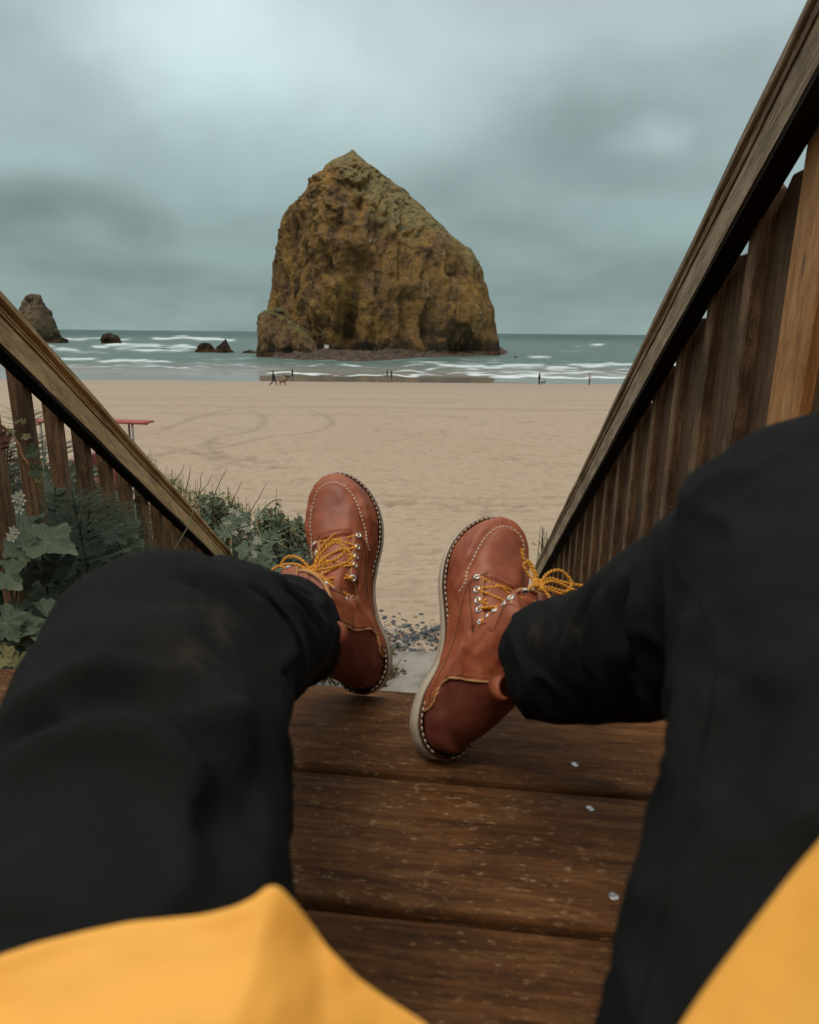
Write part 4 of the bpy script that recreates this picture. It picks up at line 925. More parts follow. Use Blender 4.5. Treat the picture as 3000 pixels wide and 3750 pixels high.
    fm = sstep(0.055, 0.045, dcl) * sstep(0.004, 0.010, sv)
    V = V - NO * (fm * 0.0042 * sstep(0.0012, -0.0012, xo - gw(sv)))[:, None]
    V = V + NO * (fm * 0.0013 * sstep(0.0008, -0.0008, xo - gw(sv) - 0.0200) * sstep(-0.0012, 0.0012, xo - gw(sv)))[:, None]
    # quarter ends above the heel counter
    pan = np.array([(.040, .030), (.046, .044), (.058, .052), (.070, .056), (.077, .066), (.079, .085), (.076, .110), (.078, .140), (.085, .175), (.09, .22)])
    yb = np.interp(V[:, 2], pan[:, 1], pan[:, 0]) + lean * 0.0
    edge = sstep(-0.0014, 0.0014, V[:, 1] - yb) * sstep(0.012, 0.018, np.abs(V[:, 0])) * sstep(0.175, 0.14, V[:, 1])
    V = V + NO * (0.0034 * edge)[:, None]
    set_co(up, V * S); set_attr(up, 'heel_shade', (1 - sstep(-0.001, 0.001, V[:, 1] - yb)) * sstep(0.17, 0.15, V[:, 1]))  # mask for the shade painted on the heel counter
    bv = bvh_of(up); up.data.update()
    def cast(p, d, lift=0.0004):
        p = np.asarray(p, float) * S; d = np.asarray(d, float) * S; d /= np.linalg.norm(d)
        h = bv.ray_cast(Vector(p - d * 0.12), Vector(d), 0.3)
        if h[0] is None: return None, None
        n_ = np.array(h[1]); n_ = n_ if n_ @ -d > 0 else -n_
        return np.array(h[0]) + n_ * lift, n_
    def path(pts, dirs, n, lift=0.0004):
        out_ = []
        P_ = spline(pts, n); D_ = spline(dirs, n) if np.ndim(dirs) == 2 else np.repeat(np.array([dirs], float), n, 0)
        for p, d in zip(P_, D_):
            q, nn = cast(p, d, lift)
            if q is not None: out_.append((q, nn))
        return out_
    def stitch(mb, pth, step, ln, w):
        Q = np.array([q[0] for q in pth]); Nn_ = np.array([q[1] for q in pth]); s_ = np.concatenate([[0], np.cumsum(np.linalg.norm(np.diff(Q, axis=0), axis=1))])
        t = step / 2
        while t < s_[-1] - step / 2:
            a_ = np.array([np.interp(t - ln / 2, s_, Q[:, i]) for i in range(3)]); c = np.array([np.interp(t + ln / 2, s_, Q[:, i]) for i in range(3)]); nn = Nn_[np.searchsorted(s_, t) - 1]
            mb.tube([a_ - nn * w * 0.5, a_ * .75 + c * .25 + nn * w * 0.5, a_ * .25 + c * .75 + nn * w * 0.5, c - nn * w * 0.5], [w * .7, w, w, w * .7], 6)
            t += step
    cream = MB(); rust = MB(); seam = MB(); raw = MB()
    # plug stitches: inside edge, and a second row on the wall
    for off, mb, st, ln, w in ((-0.0022, cream, .0058, .0040, .00095), (0.0072, rust, .0046, .0026, .0005)):
        an = np.linspace(-0.02, math.pi + 0.02, 60); pp = []
        k_ = 1 + off / 0.030
        for a in an:
            cx_, cy_ = math.cos(a), math.sin(a); e = 2 / 2.3
            pp.append((k_ * ax_ * np.sign(cx_) * abs(cx_) ** e - 0.001, yc + k_ * ay_ * max(cy_, 0) ** e, 0.10))
        pp = [(pp[0][0], 0.190, .1)] + pp + [(pp[-1][0], 0.190, .1)] if off < 0 else pp
        stitch(mb, path(pp, (0, 0, -1), 220), st, ln, w)
    # welt stitches
    Q = outline(0.0030, 200); zz = ztop(Q[:, 1]) + 0.0003; Pw = [(np.array([q[0] * sgn, q[1], z_]), np.array([0, 0, 1.0])) for q, z_ in zip(Q, zz)]
    stitch(cream, Pw[8:-8], .0074, .0048, .00075)
    # eyestay seam outline, both sides
    for sd_ in (1, -1):
        pth = []
        for i in range(2, 88, 2):
            o_, nn = cast(CLs[i] + np.array([sd_ * (gw(sl_[i]) + 0.0200) * (1 if i > 8 else math.sqrt(i / 8.0)), 0, 0]), -Nn[i] * [1, 1, 1] + np.array([-sd_ * 0.45, 0, 0]), 0.0002)
            if o_ is not None and (not pth or np.linalg.norm(o_ - pth[-1]) < .03): pth.append(o_)
        if len(pth) > 5: seam.tube(spline(pth, 90), 0.00055, 5)
        pth = []
        for i in range(5, 88, 2):
            o_, nn = cast(CLs[i] + np.array([sd_ * gw(sl_[i]), 0, 0]), -Nn[i], 0.0003)
            if o_ is not None and (not pth or np.linalg.norm(o_ - pth[-1]) < .03): pth.append(o_)
        if len(pth) > 5: raw.tube(spline(pth, 90), 0.0011, 6)
    # raw edge over the heel counter and long side seam
    for sd_ in (1, -1):
        pp = [(sd_ * .06, y_, z_) for y_, z_ in pan[:-1]]; q = path(pp, (-sd_, 0, 0), 90, 0.0000); raw.tube([a[0] for a in q], 0.0015, 6)
        stitch(rust, path([(sd_ * .06, y_ + .0045, z_ + 0.001) for y_, z_ in pan[:-1]], (-sd_, 0, 0), 90, 0.0004), .0034, .0022, .0004)
        pp = [(sd_ * .07, .050, .043), (sd_ * .07, .085, .044), (sd_ * .07, .125, .046), (sd_ * .07, .165, .050), (sd_ * .07, .195, .060), (sd_ * .06, .215, .070)]
        q = path(pp, (-sd_, 0, -0.12), 100, 0.0003); stitch(rust, q, .0040, .0026, .00055)
        q = path([(x_, y_, z_ + .0035) for x_, y_, z_ in pp], (-sd_, 0, -0.12), 100, 0.0001); seam.tube([a[0] for a in q], 0.0005, 5)
    cream.build("cream_stitching", THREAD, root, True)['kind'] = 'stuff'
    rust.build("rust_stitching", THREAD2, root, True)['kind'] = 'stuff'; seam.build("seam", SEAM, root, True); raw.build("raw_edge", EDGE, root, True)
    # heel pull loop
    o_, nn = cast((0.06, .083, .150 if sgn < 0 else .185), (-1, 0, 0), 0.0); o_ = o_ * S; t = np.linspace(-0.3, 1.12 * math.pi, 12)
    loop = [o_ + np.array([0.004 + 0.010 * math.sin(a), -0.012 + 0.012 * math.cos(a), 0.0]) for a in t]; V_ = []
    for q in loop: V_ += [q + [0, 0, -0.009], q + [0, 0, 0.012]]
    Fq = [(2 * i, 2 * i + 1, 2 * i + 3, 2 * i + 2) for i in range(11)]
    pl = mesh_from("pull_loop", np.array(V_) * S, Fq, LEATHER, root, True); sm = pl.modifiers.new("t", 'SOLIDIFY'); sm.thickness = 0.0035; sm.offset = 0
    # tongue
    # eyelets and laces
    ep = []; cs = [0.010 + 0.0140 * i for i in range(10)]
    idx = [int(np.argmin(np.abs(sl_ - q))) for q in cs]
    et = np.linspace(0, 2 * np.pi, 18, endpoint=False); em = None
    for j, i in enumerate(idx):
        row = []
        for sd_ in (1, -1):
            o_, nn = cast(CLs[i] + np.array([sd_ * (gw(sl_[i]) + 0.0115), 0, 0]), -Nn[i] + np.array([-sd_ * 0.45, 0, 0]), 0.0004)
            if o_ is None: o_ = (CLs[i] + [sd_ * .02, 0, 0]) * S; nn = Nn[i] * S
            z_ = nn / np.linalg.norm(nn); x_ = np.cross([0, 0.3, 1.0], z_); x_ /= np.linalg.norm(x_); y_ = np.cross(z_, x_)
            if em is None:
                b = MB(); rows = []
                for a in np.linspace(0, 2 * np.pi, 8, endpoint=False): rows.append(np.column_stack([(0.0035 + 0.0012 * math.cos(a)) * np.cos(et), (0.0035 + 0.0012 * math.cos(a)) * np.sin(et), np.full(18, 0.0012 * math.sin(a))]))
                Ve = np.vstack(rows); Fe = [(r * 18 + c, r * 18 + (c + 1) % 18, ((r + 1) % 8) * 18 + (c + 1) % 18, ((r + 1) % 8) * 18 + c) for r in range(8) for c in range(18)]
                b.add(Ve, Fe); e0 = b.build("eyelet", NICK, root, True, frame(o_, x_, y_, z_)); em = e0.data
                b = MB(); b.add(np.column_stack([0.0023 * np.cos(et), 0.0023 * np.sin(et), np.full(18, 0.0)]), [tuple(range(18))])
                b.build("eyelet_hole", SEAM, e0, False)
                hole = bpy.data.objects[-1] if False else e0.children[0].data
            else:
                e_ = inst("eyelet", em, root, frame(o_, x_, y_, z_)); inst("eyelet_hole", hole, e_)
            row.append((o_, z_))
        ep.append(row)
    lace = MB(); LR = 0.00170
    def cord(pts, n=46):
        P_ = spline(pts, n); kk = 10; n_ = len(P_)
        T = np.gradient(P_, axis=0); T /= np.linalg.norm(T, axis=1)[:, None] + 1e-12; B_ = np.cross(T[0], [0.3, 0.2, 1.0]); B_ /= np.linalg.norm(B_)
        Ls = np.concatenate([[0], np.cumsum(np.linalg.norm(np.diff(P_, axis=0), axis=1))]); VV = []; A = []
        n2 = max(int(Ls[-1] / 0.0007), 12); tq = np.linspace(0, Ls[-1], n2); P2 = np.column_stack([np.interp(tq, Ls, P_[:, i]) for i in range(3)]); T2 = np.column_stack([np.interp(tq, Ls, T[:, i]) for i in range(3)])
        for i in range(n2):
            tt_ = T2[i] / np.linalg.norm(T2[i]); B_ = B_ - tt_ * (B_ @ tt_); B_ /= np.linalg.norm(B_); C_ = np.cross(tt_, B_); a = np.linspace(0, 2 * np.pi, kk, endpoint=False)
            ph = np.cos(2 * a + tq[i] * 1150); rd = LR * (1 + 0.12 * ph); VV.append(P2[i] + (np.cos(a) * rd)[:, None] * B_ + (np.sin(a) * rd)[:, None] * C_); A.append(0.5 - 0.5 * ph)
        lace.add(np.vstack(VV), [tuple(f) for f in grid_faces(n2, kk, True)] + [tuple(range(kk))[::-1], tuple(range((n2 - 1) * kk, n2 * kk))], np.concatenate(A))
    upv = lambda j: (ep[j][0][1] + ep[j][1][1]) / 2 / np.linalg.norm((ep[j][0][1] + ep[j][1][1]) / 2)
    for j in range(8):
        for sd_ in (0, 1):
            a, an_ = ep[j][sd_]; c, cn = ep[min(j + 1, 9)][1 - sd_]; u = upv(j)
            hgt = 0.0040 + 0.0022 * (sd_ ^ (j & 1)); mid = (a + c) / 2 + u * (hgt + 0.0035)
            cord([a - an_ * 0.002, a + an_ * 0.0030 + (c - a) * 0.06, a * .7 + c * .3 + u * hgt, mid, a * .3 + c * .7 + u * (hgt + .001), c + cn * 0.0030 - (c - a) * .06, c - cn * 0.002])
    # bow: knot, two loops, two ends
    kn = (ep[bow['row']][0][0] + ep[bow['row']][1][0]) / 2 + upv(bow['row']) * bow.get('lift', 0.010)
    X_ = np.array([sgn, 0, 0.0]); Yv = np.array([0, 1.0, 0]); U_ = upv(bow['row'])
    def bp(q): return kn + X_ * q[0] + Yv * q[1] + U_ * q[2]
    for t_ in (0, 1): cord([bp((-.006, .004 * t_, -.003)), bp((0, -.006, .004)), bp((.006, 0, .004)), bp((0, .006, .001)), bp((-.006, 0, -.003))], 24)
    for sd_ in (0, 1):
        a = ep[bow['row']][sd_][0]; cord([a, a * .5 + kn * .5 + U_ * .004, kn])
    for pts in bow['cords']: cord([bp(q) for q in pts], 60)
    lace.build("shoelace", LACE, root, True, attr="s")
    # collar rim
    b = MB(); t = np.linspace(0, 2 * np.pi, 49); cc = np.array([-0.002, 0.064, 0.045]) + ld * 0.150
    P_ = cc + np.outer(np.cos(t) * .044, [1, 0, 0]) + np.outer(np.sin(t) * .0555, [0, math.cos(lean), -math.sin(lean)])
    b.tube(P_ * S, 0.0022, 7, False); b.build("collar_rim", EDGE, root, True)
    return root, (np.array([-0.002, 0.064, 0.045]) * S, ld * S)
def pose_from(hp, T, U, sgn):
    T = T / np.linalg.norm(T); U = U - T * (U @ T); U /= np.linalg.norm(U); X = np.cross(T, U)
    return frame(hp, X, T, U)
def tod(px, py, depth): return at(px, py, depth)
# left foot (on the left of the picture)
POSEL = dict(h=(1352, 2528), d=0.955, T=(-0.160, 1.0, 0.26), U=(-0.14, 0.06, -0.95), lean=R(15), lat=0.20)
POSER = dict(h=(1575, 2762), d=0.815, T=(0.325, 1.0, 0.48), U=(0.22, -0.10, -0.90), lean=R(36), lat=0.12)
bootL, shL = boot(1, pose_from(tod(*POSEL['h'], POSEL['d']), cam_dir(*POSEL['T']), cam_dir(*POSEL['U']), 1), POSEL['lean'], "upright boot with toe pointing skyward beside the shrubs",
    lat=POSEL['lat'], bow=dict(row=8, cords=[[(0, 0, 0), (-.02, .004, .010), (-.045, .004, .012), (-.062, -.002, .006), (-.050, -.008, .004), (-.02, -.004, .006), (0, 0, 0)],
                       [(0, 0, 0), (-.014, .012, .008), (-.030, .014, .012), (-.040, .004, .012), (-.026, -.002, .010), (0, 0, 0)],
                       [(0, 0, 0), (.014, .012, .010), (.034, .022, .010), (.046, .014, .008), (.036, .002, .010), (.014, -.002, .010), (0, 0, 0)],
                       [(0, 0, 0), (.02, .004, .012), (.045, .012, .010), (.052, -.002, .010), (.03, -.008, .010), (.0, -.004, .006)],
                       [(0, 0, 0), (.012, .012, .014), (.026, .024, .014), (.036, .034, .010)], [(0, 0, 0), (-.02, -.004, .012), (-.05, -.010, .006), (-.066, -.010, .002)]]))
bootR, shR = boot(-1, pose_from(tod(*POSER['h'], POSER['d']), cam_dir(*POSER['T']), cam_dir(*POSER['U']), -1), POSER['lean'], "boot with heel on the planks and toe leaning towards the dark pickets",
    lat=POSER['lat'], bow=dict(row=9, lift=0.020, cords=[[(0, 0, 0), (-.012, .012, .012), (-.028, .022, .012), (-.044, .016, .010), (-.040, .002, .010), (-.02, -.002, .010), (0, 0, 0)],
                       [(0, 0, 0), (-.02, .008, .008), (-.050, .008, .010), (-.072, .016, .012), (-.094, .030, .014)],
                       [(0, 0, 0), (-.016, .004, .016), (-.036, .006, .018), (-.058, .014, .014), (-.070, .020, .010), (-.050, .000, .010), (-.02, -.004, .008), (0, 0, 0)],
                       [(0, 0, 0), (.012, .010, .010), (.024, .018, .008), (.030, .030, .006)], [(0, 0, 0), (.014, .002, .010), (.022, .010, .010), (.016, .018, .008), (.002, .006, .006)]]))
bpy.context.view_layer.update()

# ---------------- trousers: both legs and the seat are one skin
m_ = MT("black_trouser_cloth", 0.92, 0.08); pos = m_.obj(); n_ = m_.noise(pos, 420, 3, 0.7); n2_ = m_.noise(pos, 13, 6, 0.7); n3_ = m_.noise(pos, 34, 5, 0.7)
c_ = m_.mix(n2_, (0.0078, 0.0080, 0.0074), (0.0170, 0.0172, 0.0162)); c_ = m_.mix(m_.math('MULTIPLY', m_.math('MULTIPLY', m_.mask(n3_, 0.50, 0.66), m_.attr('dust')), 0.40), c_, (0.070, 0.046, 0.028))
m_.b.inputs['Sheen Weight'].default_value = 0.0; m_.b.inputs['Sheen Roughness'].default_value = 0.5
TROUS = m_.fin(c_, None, m_.bump(m_.math('ADD', n_, m_.math('MULTIPLY', n2_, 1.6)), 0.55, 0.0013))
def limb(mb, P, r, n=40, k=36, squash=None):
    P = spline(P, n); rr = np.interp(np.linspace(0, 1, n), np.linspace(0, 1, len(r)), r); mb.tube(P, rr, k)
b = MB()
def shaft_pt(rt, sh, t, dy=0.0):
    o_, l_ = sh; return np.array(rt.matrix_world @ Vector(o_ + l_ * t + np.array([0, dy, 0])))
AL = at(1098, 2322, 0.850); AL2 = shaft_pt(bootL, shL, 0.150)
AR = at(2018, 2428, 0.715); AR2 = shaft_pt(bootR, shR, 0.155)
KL = np.array([-0.160, 0.405, 0.283]); KR = np.array([0.240, 0.368, 0.376])
HL = np.array([-0.064, -0.03, 0.115]); HR = np.array([0.065, -0.04, 0.135])
limb(b, [HL, HL * .5 + KL * .5 + [-.010, 0, .015], KL + [0, 0, 0]], [.100, .094, .088, .083, .079])
limb(b, [KL, KL * .5 + AL * .5 + [0, 0, .000], AL], [.076, .074, .069, .063, .060])
limb(b, [HR, HR * .5 + KR * .5 + [.010, 0, .015], KR], [.100, .094, .087, .083, .080])
limb(b, [KR, KR * .5 + AR * .5 + [0, 0, -.010], AR], [.078, .069, .064, .063, .064])
def ball(mb, c, r3, n=18):
    th_, ph_ = np.meshgrid(np.linspace(0, 2 * np.pi, n * 2, endpoint=False), np.linspace(0.03, np.pi - 0.03, n)); V = np.stack([np.sin(ph_) * np.cos(th_) * r3[0], np.sin(ph_) * np.sin(th_) * r3[1], np.cos(ph_) * r3[2]], -1).reshape(-1, 3)
    mb.add(V + c, [tuple(f[::-1]) for f in grid_faces(n, n * 2, True)] + [tuple(range(2 * n)), tuple(range((n - 1) * 2 * n, n * 2 * n))[::-1]])
ball(b, KL, (.080, .080, .080)); ball(b, KR, (.081, .081, .081)); ball(b, np.array([0, -0.10, 0.125]), (.195, .13, .115))
tr = b.build("trousers", TROUS, person, True); remesh(tr, 0.0052, 16)
V = get_co(tr); NO = get_no(tr)
bv = bvh_of(tr)
def fold(pts, w, dp, w2=None, ridge=0.0, nseg=60):
    global V
    Q = []
    for (px_, py_) in pts:
        h = bv.ray_cast(Vector(CAM), Vector(ray(px_, py_)).normalized(), 3)
        if h[0] is not None: Q.append(np.array(h[0]))
    if len(Q) < 2: return
    Q = spline(Q, nseg); d2 = ((V[:, None, :] - Q[None]) ** 2).sum(-1); i = d2.argmin(1); dm = np.sqrt(d2.min(1)); t = i / (nseg - 1)
    en = sstep(0, 0.18, t) * sstep(1, 0.75, t)
    V = V + NO * (en * (dp * np.exp(-(dm / w) ** 2) + ridge * np.exp(-((dm - 1.9 * w) / (1.2 * w)) ** 2)))[:, None]
wr = 0.0045 * fbm(V * [9, 9, 9] + 3, 3, 12) + 0.0022 * fbm(V * [24, 24, 24], 2, 17)
rd = 1 - 2.2 * np.abs(fbm(V * [6, 8, 8] + 0.25 * fbm(V * 5, 2, 44)[:, None] + 9, 3, 33)); V = V + NO * (wr + 0.0055 * np.clip(rd, -0.2, 1) ** 3)[:, None]
fold([(-60, 2800), (150, 2660), (400, 2590), (600, 2640), (760, 2780), (900, 2960)], 0.010, -0.012, ridge=0.008)
fold([(420, 2380), (560, 2480), (700, 2540), (850, 2560)], 0.012, -0.006, ridge=0.003)
fold([(250, 2300), (420, 2330), (600, 2300), (800, 2340)], 0.016, 0.005)
fold([(640, 2090), (780, 2150), (950, 2300), (1030, 2480), (1050, 2620)], 0.009, -0.007, ridge=0.004)
fold([(880, 2120), (1000, 2220), (1080, 2380), (1070, 2540)], 0.008, -0.006, ridge=0.004)
fold([(980, 2130), (1110, 2220), (1170, 2340), (1160, 2450)], 0.006, -0.005, ridge=0.004)
fold([(1060, 2140), (1160, 2210), (1210, 2320)], 0.005, -0.004, ridge=0.003)
fold([(700, 3060), (850, 2960), (980, 2980)], 0.02, -0.010, ridge=0.005)
fold([(2330, 2100), (2290, 2250), (2320, 2450), (2350, 2600)], 0.010, -0.009, ridge=0.007)
fold([(2100, 2150), (2040, 2300), (2040, 2450), (2110, 2580)], 0.007, -0.006, ridge=0.005)
fold([(2220, 2120), (2120, 2300), (2130, 2480)], 0.007, -0.005, ridge=0.004)
fold([(2850, 2500), (2700, 2750), (2600, 2950)], 0.014, -0.009, ridge=0.004)
fold([(2650, 2400), (2560, 2700), (2450, 2900)], 0.012, -0.006, ridge=0.003)
# hollow cuffs with a hem
for (Ac, Ap, rad) in ((AL, KL, .060), (AR, KR, .065)):
    ax = (Ac - Ap) / np.linalg.norm(Ac - Ap); q = (V - Ac) @ ax; rv = np.linalg.norm((V - Ac) - np.outer(q, ax), axis=1)
    inner = sstep(rad * 0.97, rad * 0.86, rv) * sstep(-0.02, -0.004, q) * (np.linalg.norm(V - Ac, axis=1) < rad * 1.6)
    V = V - np.outer(inner * 0.028, ax)
    hem = np.exp(-((q + 0.024) / 0.0022) ** 2) * (np.linalg.norm(V - Ac, axis=1) < rad * 1.5); V = V - NO * (hem * 0.0022)[:, None]
set_co(tr, V)
bv = bvh_of(tr); dust = np.zeros(len(V))
for (dx_, dy_, dr_) in ((830, 2330, .030), (890, 2450, .022), (740, 2440, .020), (2620, 1870, .006), (1960, 2310, .02), (2120, 2290, .012)):
    h = bv.ray_cast(Vector(CAM), Vector(ray(dx_, dy_)).normalized(), 3)
    if h[0] is not None: dust = np.maximum(dust, np.exp(-(np.linalg.norm(V - np.array(h[0]), axis=1) / dr_) ** 2))
set_attr(tr, 'dust', dust)
# side seams
def seam_line(pts, nm):
    Q = []
    for q in spline([(a, c, 0) for a, c in pts], 60):
        h = bv.ray_cast(Vector(CAM), Vector(ray(q[0], q[1])).normalized(), 3)
        if h[0] is not None: Q.append(np.array(h[0]) + np.array(h[1]) * 0.0002)
    if len(Q) > 3: b = MB(); b.tube(Q, 0.0008, 5); b.build(nm, TROUS, tr, True)
seam_line([(980, 2180), (1080, 2300), (1120, 2450)], 'seam'); seam_line([(2480, 2060), (2620, 2350), (2560, 2800), (2440, 3300), (2330, 3740)], 'seam')
# ---------------- yellow jacket: two open front flaps lying over the thighs, back and body behind
m_ = MT("yellow_rain_jacket", 0.62, 0.35); pos = m_.obj(); n_ = m_.noise(pos, 7, 3, 0.5)
m_.b.inputs['Subsurface Weight'].default_value = 0.0
JK = m_.fin(m_.mix(n_, (0.86, 0.385, 0.050), (0.94, 0.455, 0.085)), None, m_.bump(m_.noise(pos, 28, 3, 0.6), 0.25, 0.003))
JST = plain("ochre_hem_stitch", (0.40, 0.18, 0.03), 0.8)
def flap(hem, inn, nu, nv, dep, name, seed):
    """hem: pixels along the free edge; inn: matching pixels towards the body"""
    H_ = spline([(a, c, 0) for a, c in hem], nu)[:, :2]; I_ = spline([(a, c, 0) for a, c in inn], nu)[:, :2]; Vv = np.zeros((nv, nu, 3)); Dp = np.zeros((nv, nu))
    for j in range(nv):
        t = j / (nv - 1)
        for i in range(nu):
            px_, py_ = H_[i] * (1 - t) + I_[i] * t; r_ = ray(px_, py_)
            h = bv.ray_cast(Vector(CAM), Vector(r_).normalized(), 2); dd_ = dep(i / (nu - 1), t)
            if h[0] is not None: dd_ = min(dd_, ((np.array(h[0]) - CAM) @ FWD) - 0.012)
            Dp[j, i] = dd_
    rm_ = Dp.min(axis=1); Dp = 0.12 * Dp + 0.88 * rm_[:, None]
    for _ in range(60):
        Dp[1:-1, 1:-1] = (Dp[1:-1, 1:-1] * 2 + Dp[:-2, 1:-1] + Dp[2:, 1:-1] + Dp[1:-1, :-2] + Dp[1:-1, 2:]) / 6
        Dp[:, 1:-1] = (2 * Dp[:, 1:-1] + Dp[:, :-2] + Dp[:, 2:]) / 4; Dp[1:-1] = (2 * Dp[1:-1] + Dp[:-2] + Dp[2:]) / 4
    for j in range(nv):
        t = j / (nv - 1)
        for i in range(nu):
            px_, py_ = H_[i] * (1 - t) + I_[i] * t; Vv[j, i] = at(px_, py_, Dp[j, i] - 0.004)
    P_ = Vv.reshape(-1, 3); nrm = np.array([0, -0.45, 0.9]); dsp = 0.0035 * fbm(P_ * [14, 30, 14], 3, seed) + 0.0012 * fbm(P_ * 60, 2, seed + 3)
    t2 = np.repeat(np.linspace(0, 1, nv), nu)
    dsp = dsp + 0.0007 * np.exp(-((t2 - 0.012) / 0.018) ** 2) - 0.0028 * np.exp(-((t2 - 0.30 - 0.06 * np.sin(np.tile(np.linspace(0, 5, nu), nv))) / 0.03) ** 2)
    P_ = P_ + dsp[:, None] * nrm
    o = mesh_from(name, P_, grid_faces(nv, nu), JK, jk, True); s_ = o.modifiers.new("t", 'SOLIDIFY'); s_.thickness = 0.0014; s_.offset = -1
    o.modifiers.new("b", 'BEVEL').width = 0.0004
    return o, P_.reshape(nv, nu, 3)
jk = empty("jacket", (0, 0, 0), parent=person)
fl, PL = flap([(-420, 3760), (-150, 3600), (0, 3520), (250, 3425), (500, 3368), (700, 3348), (850, 3325), (935, 3290), (1000, 3248), (1060, 3300), (1130, 3385), (1200, 3480), (1290, 3575), (1400, 3660), (1560, 3765)],
             [(-1500, 5200), (-1100, 5200), (-800, 5200), (-500, 5200), (-200, 5200), (0, 5200), (200, 5200), (350, 5200), (500, 5200), (640, 5200), (800, 5200), (950, 5200), (1050, 5200), (1200, 5200), (1500, 5200)],
             110, 70, lambda u, t: 0.30 - 0.14 * t, "left_front_flap", 4)
fr_, PR = flap([(3900, 2300), (3500, 2560), (3250, 2780), (3000, 3075), (2900, 3195), (2750, 3390), (2600, 3590), (2490, 3750), (2400, 3900)],
              [(5600, 3000), (5600, 3500), (5400, 4000), (5200, 4400), (5000, 4700), (4800, 5000), (4500, 5200), (4200, 5400), (4000, 5600)],
              80, 60, lambda u, t: 0.235 - 0.10 * t, "right_front_flap", 9)
fl.name = "front_flap"; fr_.name = "front_flap"
b = MB(); n = 30; V_ = []  # unseen torso, sleeves and hood, enlarged to block light from behind
cpath = spline([(0, -0.14, 0.02), (0, -0.185, 0.20), (0, -0.215, 0.38), (0, -0.215, 0.52), (0, -0.205, 0.62)], n)
for i, t in enumerate(np.linspace(0, 1, n)):
    c = cpath[i]; rx = np.interp(t, [0, .2, .6, .85, 1], [.20, .20, .215, .20, .085]); ry = np.interp(t, [0, .3, .7, .9, 1], [.12, .115, .12, .09, .07])
    a = np.linspace(0, 2 * np.pi, 40, endpoint=False); w_ = 1 + 0.05 * np.sin(a * 5 + t * 9) * (1 - t)
    V_.append(np.column_stack([c[0] + rx * np.cos(a) * w_, c[1] + ry * np.sin(a) * w_, np.full(40, c[2])]))
b.add(np.vstack(V_), [tuple(f) for f in grid_faces(n, 40, True)] + [tuple(range(40))[::-1]])
for s_ in (-1, 1):
    b.tube(spline([(s_ * .17, -.21, .545), (s_ * .235, -.19, .44), (s_ * .25, -.15, .33), (s_ * .19, -.10, .37), (s_ * .125, -.075, .42)], 30), np.interp(np.linspace(0, 1, 30), [0, .2, .6, 1], [.075, .062, .056, .042]), 20)
ball(b, np.array([0, -.215, .70]), (.115, .125, .145))
o = b.build("jacket_body", JK, jk, True); remesh(o, 0.010, 6)
hb_ = MB(); ball(hb_, np.array([0, -.150, .705]), (.070, .085, .105), 16); hb_.tube([(0, -.068, .715), (0, -.050, .690), (0, -.068, .682)], [.010, .014, .009], 8)
o = hb_.build("head", SKN, person, True)
for s_ in (-1, 1):
    w0 = np.array([s_ * .118, -.072, .425]); pts = [w0, w0 + [-s_ * .012, .010, .030], w0 + [-s_ * .022, .016, .062]]; E_ = [(0, 1), (1, 2)]; rad = [.026, .028, .030]
    for f in range(4):
        b0 = w0 + [-s_ * (.006 + .013 * f), .020, .066 - .004 * abs(f - 1.5)]; k0 = len(pts); pts += [b0, b0 + [-s_ * .006, .012, .030 - .003 * f], b0 + [-s_ * .018, .006, .046 - .004 * f], b0 + [-s_ * .026, -.010, .044 - .004 * f]]
        E_ += [(2, k0), (k0, k0 + 1), (k0 + 1, k0 + 2), (k0 + 2, k0 + 3)]; rad += [.011, .0092, .0085, .0072]
    k0 = len(pts); pts += [w0 + [-s_ * .030, -.004, .040], w0 + [-s_ * .042, -.012, .060], w0 + [-s_ * .046, -.014, .084]]; E_ += [(1, k0), (k0, k0 + 1), (k0 + 1, k0 + 2)]; rad += [.013, .0115, .0095]
    h_ = skin_fig("hand", [tuple(q) for q in pts], E_, rad, [SKN], [], person, 2)
